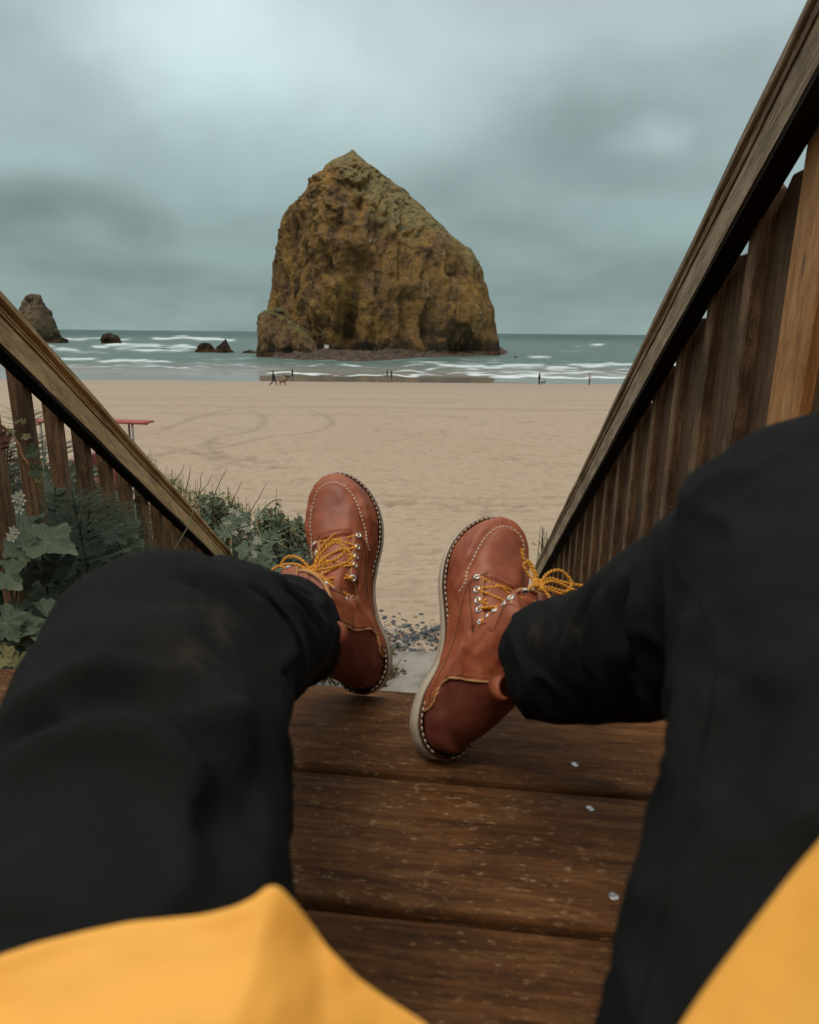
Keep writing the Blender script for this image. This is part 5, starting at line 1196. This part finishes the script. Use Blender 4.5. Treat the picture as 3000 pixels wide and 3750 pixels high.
# ================================================================== PLANTS
def leaf_mat(name, c1, c2, vein, edge=None, rough=0.55):
    m_ = MT(name, rough, 0.4); uv = m_.tc.outputs['UV']; s_ = m_.n.new('ShaderNodeSeparateXYZ'); m_.l.new(uv, s_.inputs[0])
    n_ = m_.noise(m_.obj((1, 1, 1), True), 12, 3); r_ = m_.info.outputs['Random']
    c = m_.mix(m_.math('MULTIPLY_ADD', n_, 0.6, m_.math('MULTIPLY', r_, 0.4)), c1, c2)
    ax_ = m_.math('ABSOLUTE', s_.outputs[0]); v1 = m_.mask(ax_, 0.030, 0.006)
    an = m_.math('ARCTAN2', s_.outputs[0], s_.outputs[1]); fr = m_.math('ABSOLUTE', m_.math('SUBTRACT', m_.math('FRACT', m_.math('MULTIPLY', an, 1.75)), 0.5)); v2 = m_.mask(m_.math('MULTIPLY', fr, m_.math('ADD', ax_, m_.math('ABSOLUTE', s_.outputs[1]))), 0.035, 0.008)
    rim = m_.mask(m_.math('POWER', m_.math('ADD', m_.math('MULTIPLY', s_.outputs[0], s_.outputs[0]), m_.math('MULTIPLY', s_.outputs[1], s_.outputs[1])), 0.5), 0.60, 0.78); c = m_.mix(m_.math('MULTIPLY', rim, 0.30), c, (0.20, 0.20, 0.085))
    vm = m_.math('MAXIMUM', v1, v2); c = m_.mix(m_.math('MULTIPLY', vm, 0.55), c, vein)
    fine = m_.voro(m_.vec('MULTIPLY', uv, (1, 1, 1)), 11, 'DISTANCE_TO_EDGE')[0]
    m_.b.inputs['Transmission Weight'].default_value = 0.0
    return m_.fin(c, None, m_.bump(m_.math('SUBTRACT', m_.mask(fine, 0.0, 0.12), m_.math('MULTIPLY', vm, 0.8)), 0.6, 0.0016))
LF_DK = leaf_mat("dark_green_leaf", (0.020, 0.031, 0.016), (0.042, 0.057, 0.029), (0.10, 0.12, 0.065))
LF_GY = leaf_mat("grey_green_leaf", (0.040, 0.058, 0.030), (0.080, 0.102, 0.050), (0.16, 0.19, 0.10))
LF_YL = leaf_mat("yellowing_leaf", (0.13, 0.13, 0.045), (0.22, 0.19, 0.06), (0.25, 0.16, 0.05)); LF_RD = leaf_mat("reddened_leaf", (0.12, 0.022, 0.012), (0.20, 0.06, 0.025), (0.18, 0.10, 0.04))
STEM = plain("green_stem", (0.075, 0.095, 0.045), 0.6, 0.4, 0.3, 30); STEMD = plain("brown_twig", (0.10, 0.062, 0.035), 0.8, 0.3, 0.3, 30); TEND = plain("pale_tendril", (0.27, 0.27, 0.13), 0.6)
PETAL = plain("white_petal", (0.72, 0.70, 0.60), 0.6, 0.3, 0.1); BUD = plain("cream_bud", (0.62, 0.55, 0.30), 0.6)
def leaf_geo(kind, seed):
    """flat leaf in x,y (tip +y), then cupped; returns V, F, UV"""
    r_ = np.random.RandomState(seed); n = 44; V = [(0, 0.12, 0)]; 
    a = np.linspace(-math.pi * 0.93, math.pi * 0.93, n)
    if kind == 'lobed':
        rad = 0.66 + 0.095 * np.cos(a * 5.0 / 1.0 * 0.97) * sstep(2.9, 2.0, np.abs(a)) + 0.13 * np.exp(-(a / 0.35) ** 2) + 0.03 * np.cos(a * 17) + 0.02 * r_.randn(n)
    elif kind == 'round':
        rad = 0.62 + 0.10 * np.cos(a * 5) + 0.025 * np.cos(a * 19) + 0.015 * r_.randn(n)
    else:
        rad = 1.0 / np.sqrt((np.sin(a) / 0.42) ** 2 + (np.cos(a) / 0.95) ** 2) * (1 + 0.02 * r_.randn(n))
    ring = np.column_stack([rad * np.sin(a), rad * np.cos(a) + 0.12, 0 * a]); mid = ring * 0.55 + np.array([0, 0.054, 0])
    V = np.vstack([[[0, 0.12, 0]], mid, ring]); F = [(0, 1 + i, 2 + i) for i in range(n - 1)] + [(1 + i, 1 + n + i, 2 + n + i, 2 + i) for i in range(n - 1)]
    uv = V[:, :2] - [0, 0.12]
    x_, y_ = V[:, 0], V[:, 1]; z_ = 0.30 * np.abs(x_) - 0.28 * (y_ - 0.1) ** 2 * np.sign(y_) - 0.25 * x_ ** 2 + 0.05 * np.sin(np.arctan2(x_, y_ - .1) * 8) * np.hypot(x_, y_) + 0.03 * r_.randn(1)
    V = np.column_stack([x_, y_, z_])
    return V, F, uv
def leaf_mesh(kind, seed, mat, name="leaf"):
    V, F, uv = leaf_geo(kind, seed); o = mesh_from(name, V, F, mat, None, True); me = o.data; ul = me.uv_layers.new(name="UVMap")
    li = np.empty(len(me.loops), np.int32); me.loops.foreach_get("vertex_index", li); ul.data.foreach_set("uv", uv[li].astype(np.float32).ravel()); bpy.data.objects.remove(o); return me
BIG = {('lobed', m): [leaf_mesh('lobed', s, m) for s in range(3)] for m in (LF_DK, LF_GY, LF_YL)}
RND = {('round', m): [leaf_mesh('round', s + 7, m) for s in range(3)] for m in (LF_DK, LF_GY, LF_YL, LF_RD)}
def orient(nrm, tip, size, loc):
    z = Vector(nrm).normalized(); y = Vector(tip); y = (y - z * y.dot(z)).normalized(); x = y.cross(z)
    return Matrix(((x.x * size, y.x * size, z.x * size, loc[0]), (x.y * size, y.y * size, z.y * size, loc[1]), (x.z * size, y.z * size, z.z * size, loc[2]), (0, 0, 0, 1)))
def rnd(a, b): return rng.uniform(a, b)
def vine(loc, leaves, label, group, stem_pts=None):
    """leaves: list of (point, size, mesh, normal, tip)"""
    o = empty("broadleaf_vine", tuple(loc)); tag(o, label, "vine", group); inv = Matrix.Translation(-Vector(loc)); sm = MB()
    for (p, s_, me, nr_, tp) in leaves:
        inst("leaf", me, o, inv @ orient(nr_, tp, s_, p)); p = np.array(p); base = p - np.array(loc) 
        q = np.array([rnd(-.10, .06), rnd(-.05, .12), -rnd(.10, .22)]); sm.tube(spline([base + q, base + q * .5 + [rnd(-.02, .02), 0, .02], base], 8), 0.0022, 5)
    for pts in (stem_pts or []): sm.tube(spline(pts, 24) - np.array(loc), 0.004, 6)
    sm.build("stem", STEM, o, True); return o
def px_leaf(px_, py_, depth, size, kind, mat, nrm=None, tip=None):
    p = at(px_, py_, depth); src = BIG if kind == 'lobed' else RND
    nrm = nrm or (rnd(-.35, .5), rnd(-.75, -.25), rnd(.5, 1.0)); tip = tip or (rnd(-1, 1), rnd(-.6, .2), rnd(-1, .2))
    return (p, size, rng.choice(src[(kind, mat)]), nrm, tip)
# the large leaves beside the deck, as placed in the photograph
A = [(150, 1985, 1.48, .085, 'lobed', LF_GY, (.1, -.35, 1), (1, -.1, -.35)), (70, 1990, 1.46, .055, 'lobed', LF_GY, (-.2, -.6, .8), (.6, -.2, -.8)), (225, 2050, 1.52, .068, 'lobed', LF_DK, (.0, -.8, .6), (-.5, -.2, -.8)),
     (95, 2085, 1.50, .055, 'lobed', LF_DK, (.1, -.9, .4), (0, 0, -1)), (20, 2100, 1.42, .065, 'lobed', LF_GY, (-.3, -.5, .8), (.7, -.2, -.6)), (240, 2150, 1.55, .045, 'lobed', LF_DK, None, None), (165, 2120, 1.55, .045, 'lobed', LF_DK, None, None)]
vine((-0.95, 1.35, -0.30), [px_leaf(*q) for q in A], "vine with the largest drooping grey green leaf across the first baluster", "vines among the left railing", [[at(-40, 2060, 1.5), at(60, 2080, 1.5), at(140, 2120, 1.52), at(230, 2110, 1.55)]])
B_ = [(170, 2270, 1.42, .085, 'lobed', LF_GY, (.2, -.35, 1), (1, -.2, -.45)), (70, 2250, 1.42, .055, 'lobed', LF_GY, (.0, -.6, .7), (-.6, 0, -.5)), (100, 2300, 1.38, .045, 'round', LF_GY, (.1, -.4, .9), (-1, 0, -.2)), (10, 2270, 1.36, .055, 'lobed', LF_GY, (.3, -.5, .8), (.5, -.2, -.7)),
      (235, 2230, 1.5, .045, 'lobed', LF_DK, None, None), (150, 2215, 1.5, .050, 'lobed', LF_DK, None, None), (40, 2370, 1.38, .042, 'round', LF_DK, None, None), (130, 2360, 1.38, .038, 'round', LF_DK, None, None), (200, 2340, 1.38, .030, 'round', LF_GY, None, None),
      (10, 2400, 1.34, .04, 'round', LF_YL, None, None), (70, 2410, 1.34, .028, 'round', LF_YL, None, None), (95, 2345, 1.4, .022, 'round', LF_YL, None, None)]
vine((-1.0, 1.25, -0.42), [px_leaf(*q) for q in B_], "pale edged vine leaves just above the far deck plank edge", "vines among the left railing", [[at(-60, 2345, 1.38), at(60, 2362, 1.38), at(150, 2350, 1.4), at(190, 2300, 1.42)]])
C_ = []
for i in range(52):
    px_ = rnd(190, 500); C_.append((px_, rnd(1930, 2180) - (px_ - 200) * 0.12, rnd(1.6, 2.1), rnd(.032, .062), rng.choice(['lobed', 'round']), rng.choice([LF_DK, LF_DK, LF_GY, LF_DK]), None, None))
vine((-1.12, 1.7, -0.45), [px_leaf(*q) for q in C_], "darker tangled vine leaves lower between the middle balusters", "vines among the left railing")
D_ = []
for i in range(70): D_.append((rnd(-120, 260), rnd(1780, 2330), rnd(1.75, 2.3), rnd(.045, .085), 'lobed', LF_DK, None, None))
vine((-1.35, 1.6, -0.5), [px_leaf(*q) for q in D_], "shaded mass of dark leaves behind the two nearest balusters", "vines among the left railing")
E_ = [(830, 2105, 3.3, .085, 'lobed', LF_GY, (.3, -.6, .8), (-.8, 0, -.6)), (905, 2085, 3.4, .085, 'lobed', LF_GY, (.1, -.7, .7), (.6, 0, .1)), (880, 2120, 3.2, .08, 'lobed', LF_DK, None, None), (955, 2065, 3.5, .075, 'round', LF_GY, (0, -.8, .6), (.5, 0, .3)), (985, 2085, 3.5, .07, 'lobed', LF_GY, (0, -.4, .9), (1, 0, .1)),
      (845, 1920, 4.0, .095, 'round', LF_GY, (-.2, -.8, .5), (0, 0, 1)), (815, 1945, 3.95, .08, 'round', LF_GY, None, None), (905, 2010, 3.8, .085, 'lobed', LF_GY, None, None), (960, 2020, 3.8, .085, 'lobed', LF_GY, None, None), (920, 2045, 3.7, .07, 'round', LF_DK, None, None), (985, 1985, 4.0, .07, 'round', LF_GY, None, None),
      (1000, 2120, 3.6, .07, 'lobed', LF_DK, None, None), (930, 2125, 3.5, .06, 'round', LF_YL, None, None), (870, 2150, 3.2, .07, 'lobed', LF_GY, None, None), (1050, 2100, 3.7, .06, 'lobed', LF_DK, None, None), (890, 1895, 4.1, .07, 'round', LF_GY, None, None)]
for i in range(26): E_.append((rnd(800, 1100), rnd(1950, 2140), rnd(3.9, 4.3), rnd(.035, .058), rng.choice(['lobed', 'round']), rng.choice([LF_DK, LF_GY]), None, None))
vine((-0.95, 4.0, -1.8), [px_leaf(*q) for q in E_], "grey green vine leaves where the left handrail ends beside the shrubs", "vines among the left railing", [[at(835, 1950, 3.9), at(870, 1935, 3.9), at(930, 1915, 3.95), at(960, 1870, 4.0), at(1000, 1835, 4.1), at(1030, 1830, 4.1)]])
for i, pts in enumerate([[(835, 1950), (848, 1975), (845, 2010), (852, 2040)], [(960, 1975), (1000, 1985), (1030, 1980), (1045, 1973)], [(935, 1915), (950, 1950), (955, 1975), (940, 1985), (915, 1985), (912, 1978)], [(940, 1985), (950, 2000), (938, 2010), (948, 2022), (936, 2032)]]):
    b = MB(); b.tube(spline([at(*q, 3.85) for q in pts], 24), 0.0035, 5); b.build("tendril", TEND, bpy.data.objects["broadleaf_vine.004"], True, Matrix.Translation((0.95, -4.0, 1.8)))
# reddish creeper on the first baluster
b = [(20, 1600, 1.5, .022, 'round', LF_RD, None, None), (5, 1640, 1.5, .026, 'round', LF_RD, None, None), (40, 1660, 1.5, .022, 'round', LF_RD, None, None), (-10, 1570, 1.5, .024, 'round', LF_RD, None, None), (65, 1545, 1.52, .014, 'round', LF_YL, None, None), (85, 1540, 1.52, .012, 'round', LF_YL, None, None), (100, 1600, 1.5, .016, 'round', LF_YL, None, None),
     (112, 1655, 1.5, .026, 'round', LF_GY, (0, -.9, .3), (1, 0, .4)), (125, 1725, 1.5, .026, 'round', LF_GY, (0, -.9, .3), (1, 0, 0)), (45, 1578, 1.5, .014, 'round', LF_YL, None, None), (140, 1755, 1.5, .012, 'round', LF_YL, None, None), (15, 1625, 1.5, .02, 'round', LF_RD, None, None), (38, 1690, 1.5, .018, 'round', LF_RD, None, None)]
for i in range(14): b.append((rnd(-30, 45), 1560 + rnd(0, 110), 1.51, rnd(.009, .016), 'round', LF_RD, None, None))
rc = empty("creeper", (-0.9, 1.4, 0.1)); tag(rc, "thin creeper with red and yellow leaves across the nearest left baluster", "creeper")
for q in b: p, s_, me, nr_, tp = px_leaf(*q); inst("leaf", me, rc, Matrix.Translation((0.9, -1.4, -0.1)) @ orient(nr_, tp, s_, p))
m_b = MB(); m_b.tube(spline([at(-40, 1530, 1.5), at(10, 1560, 1.5), at(40, 1590, 1.5), at(70, 1630, 1.49), at(80, 1665, 1.49), at(100, 1695, 1.49), at(112, 1735, 1.5), at(140, 1765, 1.5)], 40), 0.0022, 5); m_b.build("stem", plain("orange_stem", (0.30, 0.14, 0.045), 0.6), rc, True, Matrix.Translation((0.9, -1.4, -0.1)))

# needle-like horsetail tufts
HSM = plain("horsetail_green", (0.036, 0.052, 0.030), 0.7, 0.3, 0.35, 20); HSM2 = plain("horsetail_grey_green", (0.060, 0.078, 0.045), 0.7, 0.3, 0.35, 20)
def horsetail(base, top, nwh, nd, ln, label, mat, spread=0.75):
    base = np.array(base); top = np.array(top); o = empty("horsetail", tuple(base)); tag(o, label, "plant", "horsetail plants behind the left railing")
    P_ = spline([base * 0, (top - base) * .5 + [rnd(-.02, .02), rnd(-.02, .02), 0], top - base], 30); b = MB(); b.tube(P_, np.linspace(0.0035, 0.0012, 30), 6); b.build("stem", HSM, o, True)
    V_ = []; F_ = []; ax = (top - base) / np.linalg.norm(top - base); hL = np.linalg.norm(top - base)
    for w in range(nwh):
        t = 0.12 + 0.88 * w / nwh; c = P_[int(t * 29)]; l_ = ln * (0.35 + 0.9 * (1 - t) ** 0.5) * rnd(.8, 1.1)
        for j in range(nd):
            a = 6.283 * j / nd + rnd(-.25, .25); d = np.array([math.cos(a), math.sin(a), 0.0]); d = d - ax * (d @ ax); up_b = rnd(.25, .6); cur = rnd(-.1, .35)
            pts = [c, c + d * l_ * .4 + ax * l_ * up_b * .4 * spread, c + d * l_ * .75 + ax * l_ * (up_b * .75 + cur * .1) * spread, c + d * l_ + ax * l_ * (up_b - cur * .4) * spread]
            sd_ = np.cross(d, ax); wd = 0.0011; n0 = len(V_)
            for q_, pt in enumerate(pts):
                w_ = wd * (1 - 0.25 * q_); V_ += [pt + sd_ * w_, pt - sd_ * w_, pt + ax * w_ * 1.6]
            for q_ in range(3):
                for e in range(3): F_.append((n0 + q_ * 3 + e, n0 + q_ * 3 + (e + 1) % 3, n0 + q_ * 3 + 3 + (e + 1) % 3, n0 + q_ * 3 + 3 + e))
    mesh_from("needles", V_, F_, mat, o, False); return o
ht = [((330, 2080, 1.62), (262, 1790, 1.60), .17, HSM2, "feathery horsetail with the tallest tip in front of second baluster"), ((300, 2060, 1.75), (330, 1800, 1.72), .17, HSM, "dark feathery horsetail between second and third balusters"), ((380, 2080, 1.8), (400, 1830, 1.8), .15, HSM, "feathery horsetail reaching across the third baluster"),
      ((200, 2080, 1.9), (200, 1770, 1.9), .18, HSM, "shaded horsetail tuft directly behind the second baluster"), ((450, 2060, 2.1), (440, 1880, 2.1), .14, HSM, "low horsetail tuft near the fifth baluster foot"), ((40, 1900, 2.1), (30, 1560, 2.1), .17, HSM, "tall dark horsetail at the picture edge behind first baluster"),
      ((110, 1850, 2.3), (105, 1480, 2.3), .16, HSM2, "bright tipped horsetail rising highest between first and second baluster"), ((240, 1880, 2.4), (232, 1590, 2.4), .16, HSM2, "horsetail in the gap right of the second baluster"), ((335, 1900, 2.5), (330, 1690, 2.5), .15, HSM2, "horsetail in the gap right of the third baluster"), ((420, 1950, 2.6), (415, 1740, 2.6), .15, HSM2, "horsetail in the gap right of the fourth baluster"),
      ((-10, 1800, 2.6), (0, 1620, 2.6), .2, HSM, "broad dark horsetail leaving the picture edge"), ((160, 1950, 2.4), (150, 1680, 2.4), .2, HSM, "horsetail low in the first gap behind the vine")]
for (bq, tq, ln, mt, lb) in ht:
    p0 = at(*bq); p1 = at(*tq); horsetail(p0 + [0, 0, -0.25], p1, 20, 15, ln, lb, mt)

# leafy shrubs
def small_leaf(kind):
    if kind == 0: return np.array([(0, 0, 0), (.30, .42, .06), (0, 1, -.02), (-.30, .42, .06), (0, .45, -.05)]), [(0, 1, 4), (1, 2, 4), (2, 3, 4), (3, 0, 4)]
    return np.array([(0, 0, 0), (.12, .4, .02), (0, 1, .05), (-.12, .4, .02), (0, .4, -.03)]), [(0, 1, 4), (1, 2, 4), (2, 3, 4), (3, 0, 4)]
SH = []
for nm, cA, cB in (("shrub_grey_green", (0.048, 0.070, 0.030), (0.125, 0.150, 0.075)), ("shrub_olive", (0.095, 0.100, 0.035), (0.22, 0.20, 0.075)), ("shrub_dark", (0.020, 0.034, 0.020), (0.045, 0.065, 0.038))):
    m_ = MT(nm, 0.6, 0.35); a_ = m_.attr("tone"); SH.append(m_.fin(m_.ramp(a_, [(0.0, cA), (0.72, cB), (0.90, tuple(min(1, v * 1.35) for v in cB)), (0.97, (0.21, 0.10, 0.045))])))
def shrub(base, tips, label, mat, leaf=0.035, nper=46, kind=0, spread=0.16, group="shrubs at the foot of the stairs"):
    base = np.array(base); o = empty("leafy_shrub", tuple(base)); tag(o, label, "shrub", group); st = MB(); fo = MB()
    for tp in tips:
        tp = np.array(tp) - base; P_ = spline([np.array([rnd(-.08, .08), rnd(-.08, .08), 0]), tp * [.35, .35, .5] + [rnd(-.04, .04), rnd(-.04, .04), 0], tp], 16); st.tube(P_, np.linspace(.006, .0015, 16), 5)
        for j in range(nper):
            t = 0.25 + 0.75 * rng.random() ** 0.7; c = P_[min(15, int(t * 15))]; sp = spread * (1.15 - t) + 0.012
            c = c + np.array([rng.gauss(0, sp * .6), rng.gauss(0, sp * .6), rng.gauss(0, sp * .4)]); LV, LFc = small_leaf(kind); s_ = leaf * rnd(.6, 1.15)
            z = np.array([rnd(-.6, .6), rnd(-.9, .3), rnd(.2, 1)]); z /= np.linalg.norm(z); y = np.array([rnd(-1, 1), rnd(-1, 1), rnd(-.2, 1.2)]); y = y - z * (y @ z); y /= np.linalg.norm(y) + 1e-9; x = np.cross(y, z)
            fo.add((LV * s_) @ np.array([x, y, z]) + c, LFc, rng.random())
    st.build("stem", STEMD, o, True); fo.build("foliage", mat, o, False, attr="tone"); return o
def tips_at(px0, px1, top_fn, d0, d1, n):
    T_ = []
    for i in range(n):
        q = rnd(px0, px1); dd_ = rnd(d0, d1); T_.append(at(q, top_fn(q) + abs(rng.gauss(0, 30)) + rnd(0, 40), dd_))
    return T_
topf = lambda q: np.interp(q, [400, 560, 640, 700, 760, 800, 860, 900, 935, 960, 1010, 1060, 1110, 1200], [1620, 1660, 1735, 1775, 1790, 1800, 1800, 1830, 1850, 1870, 1850, 1905, 1890, 1950])
def gb(px_, d): p = at(px_, 2200, d); return (p[0], p[1], float(bank_z(np.array(p[0]), np.array(p[1]))) if p[1] < 4.6 else float(sand_z(np.array(p[1]))))
shr = [(620, 760, 4.4, 4.9, 16, 1, "olive shrub with upright tips just above the sloping handrail"), (720, 860, 4.5, 5.0, 18, 0, "grey green shrub under the thin bare twigs"), (830, 930, 4.6, 5.1, 14, 1, "yellowish shrub in the middle of the shrub row"),
       (930, 1020, 4.3, 4.7, 16, 0, "grey shrub dense around the small white flower sprays"), (1010, 1130, 4.4, 4.9, 18, 0, "grey shrub nearest the upright boot"), (880, 1060, 4.0, 4.3, 16, 2, "dark shrub low behind the vine leaves"), (540, 700, 4.8, 5.4, 12, 1, "olive shrub partly hidden behind the handrail middle"),
       (640, 900, 4.0, 4.4, 16, 2, "dark shrub behind the last balusters"), (1060, 1180, 4.0, 4.4, 14, 2, "dark shrub directly behind the upright boot")]
for (a_, c, d0, d1, n_, mt, lb) in shr:
    off = 60 if mt == 2 else 0
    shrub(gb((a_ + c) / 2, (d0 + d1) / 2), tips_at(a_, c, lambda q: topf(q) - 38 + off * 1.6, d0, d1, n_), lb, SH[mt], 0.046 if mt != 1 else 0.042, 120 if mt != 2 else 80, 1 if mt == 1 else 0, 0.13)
# spire with leaves leaning right, above the row
shrub(gb(1000, 4.4), [at(1013, 1790, 4.3), at(1022, 1840, 4.3), at(990, 1850, 4.3), at(1030, 1835, 4.35)], "tall leafy spire standing highest beside the upright boot", SH[0], 0.045, 60, 0, 0.07)
# thicket on the hillside outside the left railing
for i, (px_, d, hp, lb) in enumerate([(-150, 2.7, 1640, "dark bush at the picture edge outside left railing"), (60, 3.0, 1560, "dark bush filling the first baluster gap"), (220, 3.1, 1620, "dark bush filling the second baluster gap"), (360, 3.3, 1720, "dark bush filling the third baluster gap"), (480, 3.6, 1800, "dark bush filling the gaps below mid handrail"), (600, 3.9, 1880, "dark bush filling the gaps near the lower handrail"), (60, 2.3, 1800, "low dark undergrowth behind the nearest baluster feet"), (330, 2.5, 1900, "low dark undergrowth behind the third baluster foot")]):
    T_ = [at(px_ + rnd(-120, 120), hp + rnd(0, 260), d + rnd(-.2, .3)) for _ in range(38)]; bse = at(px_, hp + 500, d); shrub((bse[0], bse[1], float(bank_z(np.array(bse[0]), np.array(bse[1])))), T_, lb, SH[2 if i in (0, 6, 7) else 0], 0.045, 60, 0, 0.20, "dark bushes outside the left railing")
# bare twigs
tw = [((640, 1762), (675, 1700), "short bare twig leaning right just over the handrail"), ((690, 1750), (698, 1712), "shortest bare twig above the olive shrub"), ((730, 1780), (742, 1728), "straight bare twig left of the curved one"), ((742, 1800), (775, 1738), "curved bare twig in the middle of the twigs"), ((798, 1792), (833, 1712), "tallest bare twig standing above the shrubs"), ((850, 1835), (885, 1762), "bare twig above the white flower spray"), ((925, 1870), (975, 1772), "long slanting bare twig nearest the leafy spire"), ((1038, 1925), (1055, 1892), "tiny bare twig beside the upright boot")]
for (a_, c, lb) in tw:
    p0, p1 = at(*a_, 4.6), at(*c, 4.6); q0 = p0 + (p0 - p1) * 1.2; b = MB(); b.tube(spline([q0, p0 + [rnd(-.01, .01), 0, 0], (p0 + p1) / 2 + [rnd(-.012, .012), 0, 0], p1], 14) - q0, np.linspace(.0038, .0016, 14), 5); o = b.build("bare_twig", STEMD, None, True); o.location = q0; tag(o, lb, "twig", "bare twigs above the shrubs")
# straw coloured grass blade crossing the handrail
b = MB(); q0 = at(630, 2025, 2.6); b.tube(spline([at(630, 2025, 2.6), at(670, 1960, 2.6), at(695, 1915, 2.6), at(710, 1860, 2.6)], 20) - q0, 0.0025, 5); o = b.build("grass_blade", TEND, None, True); o.location = q0; tag(o, "thin straw coloured grass blade crossing in front of the left handrail", "grass blade")
# white flower sprays
def blossom(mb, bd, c, s_):
    for j in range(5):
        a = 1.2566 * j; d = np.array([math.cos(a), -.25, math.sin(a)]); e = np.array([-math.sin(a), 0, math.cos(a)])
        mb.add([c, c + (d * .6 + e * .28) * s_, c + d * s_ + [0, .1 * s_, 0], c + (d * .6 - e * .28) * s_], [(0, 1, 2, 3)])
    V_, F_ = stones[1]; bd.add(V_ * s_ * .22 + c + [0, -.15 * s_, 0], F_)
fl_ = [((65, 1970), (68, 1800), 1.46, [(68, 1822), (75, 1812), (60, 1825), (80, 1832), (72, 1865)], .013, "tall white flower spray in front of the first baluster"), ((55, 1990), (52, 1945), 1.44, [(50, 1940), (56, 1950), (40, 1962), (45, 1968)], .012, "white flower with round buds above the pale vine leaf"),
       ((845, 1960), (860, 1870), 4.1, [(850, 1868), (858, 1878), (864, 1888), (852, 1890), (845, 1895), (870, 1880)], .026, "largest white flower cluster on the shrubs"), ((890, 1925), (880, 1900), 4.1, [(872, 1903), (880, 1900), (886, 1906)], .022, "small white cluster right of the largest cluster"), ((835, 1940), (830, 1915), 4.0, [(826, 1918), (832, 1926), (836, 1916)], .022, "white cluster over the round vine leaf"),
       ((905, 1950), (900, 1925), 4.0, [(896, 1920), (904, 1930), (910, 1936), (890, 1928)], .022, "cream cluster along the thick pale vine stem"), ((950, 1905), (947, 1875), 4.1, [(944, 1872), (950, 1880), (948, 1890)], .022, "white cluster at the bend of the pale stem"), ((950, 2010), (943, 1970), 3.8, [(940, 1968), (946, 1976), (938, 1984), (950, 1984)], .02, "cream bud cluster where the tendrils meet"),
       ((935, 2060), (932, 2030), 3.7, [(930, 2022), (936, 2030), (932, 2040)], .018, "pale bud cluster above the lobed leaves"), ((1035, 2110), (1037, 2070), 2.2, [(1036, 2064), (1040, 2072), (1034, 2076)], .010, "single small white flower rising over the shoelace bow"), ((405, 2040), (407, 2010), 2.0, [(405, 2006), (410, 2018), (400, 2026), (412, 2028)], .011, "white flowers peeping just above the black knee"), ((858, 1985), (858, 1948), 3.9, [(856, 1945), (862, 1950)], .02, "pair of white blossoms beside the long tendril")]
for (q0_, q1_, d, cl, s_, lb) in fl_:
    bs = at(*q0_, d); o = empty("flower_spray", tuple(bs)); tag(o, lb, "flower", "white flower sprays"); b = MB(); b.tube(spline([bs * 0, (at(*q1_, d) - bs) * .5 + [.002, 0, 0], at(*q1_, d) - bs], 10), s_ * .08, 5); b.build("stem", STEM, o, True)
    pm, bm = MB(), MB()
    for q in cl: blossom(pm, bm, at(*q, d) - bs, s_)
    pm.build("petals", PETAL, o, False); bm.build("buds", BUD, o, True)
# small plant at right handrail foot, weeds by the concrete
shrub(gb(1995, 4.9), [at(1990 + rnd(-14, 14), 1935 + rnd(-12, 20), 4.75) for _ in range(9)] + [at(1985, 1962, 4.7)], "small green seaside plant peeking past the right handrail foot", SH[1], 0.05, 16, 1, 0.03, None)
def weed(px_, py_, z, label, n=10, sc=0.06):
    p = on_z(px_, py_, z); shrub((p[0], p[1], z), [p + np.array([rng.gauss(0, sc), rng.gauss(0, sc * .6), rnd(.5, 1.6) * sc]) for _ in range(n)], label, SH[1], 0.020, 20, 1, 0.03, "weeds around the concrete landing")
weed(1430, 2480, -1.86, "weed tuft growing at the upright boot's heel side", 16, .09); weed(1418, 2400, -1.86, "thin weed strip beside the upright boot sole", 8, .05); weed(1380, 2515, -1.86, "green weed tuft by the plank end and boot heel", 14, .09); weed(1210, 2500, -1.7, "weeds glimpsed under the left trouser cuff", 14, .1)
b = MB(); p = on_z(1480, 2455, -1.858)
for i in range(9): V_, F_ = stones[i % 8]; b.add(V_ * rnd(.006, .016) + [rng.gauss(0, .03), rng.gauss(0, .045), .004], F_, rnd(0, .4))
o = b.build("dark_debris", PEB, None, True, attr="tone"); o.location = p; tag(o, "small dark debris patch lying on the concrete landing", "debris")
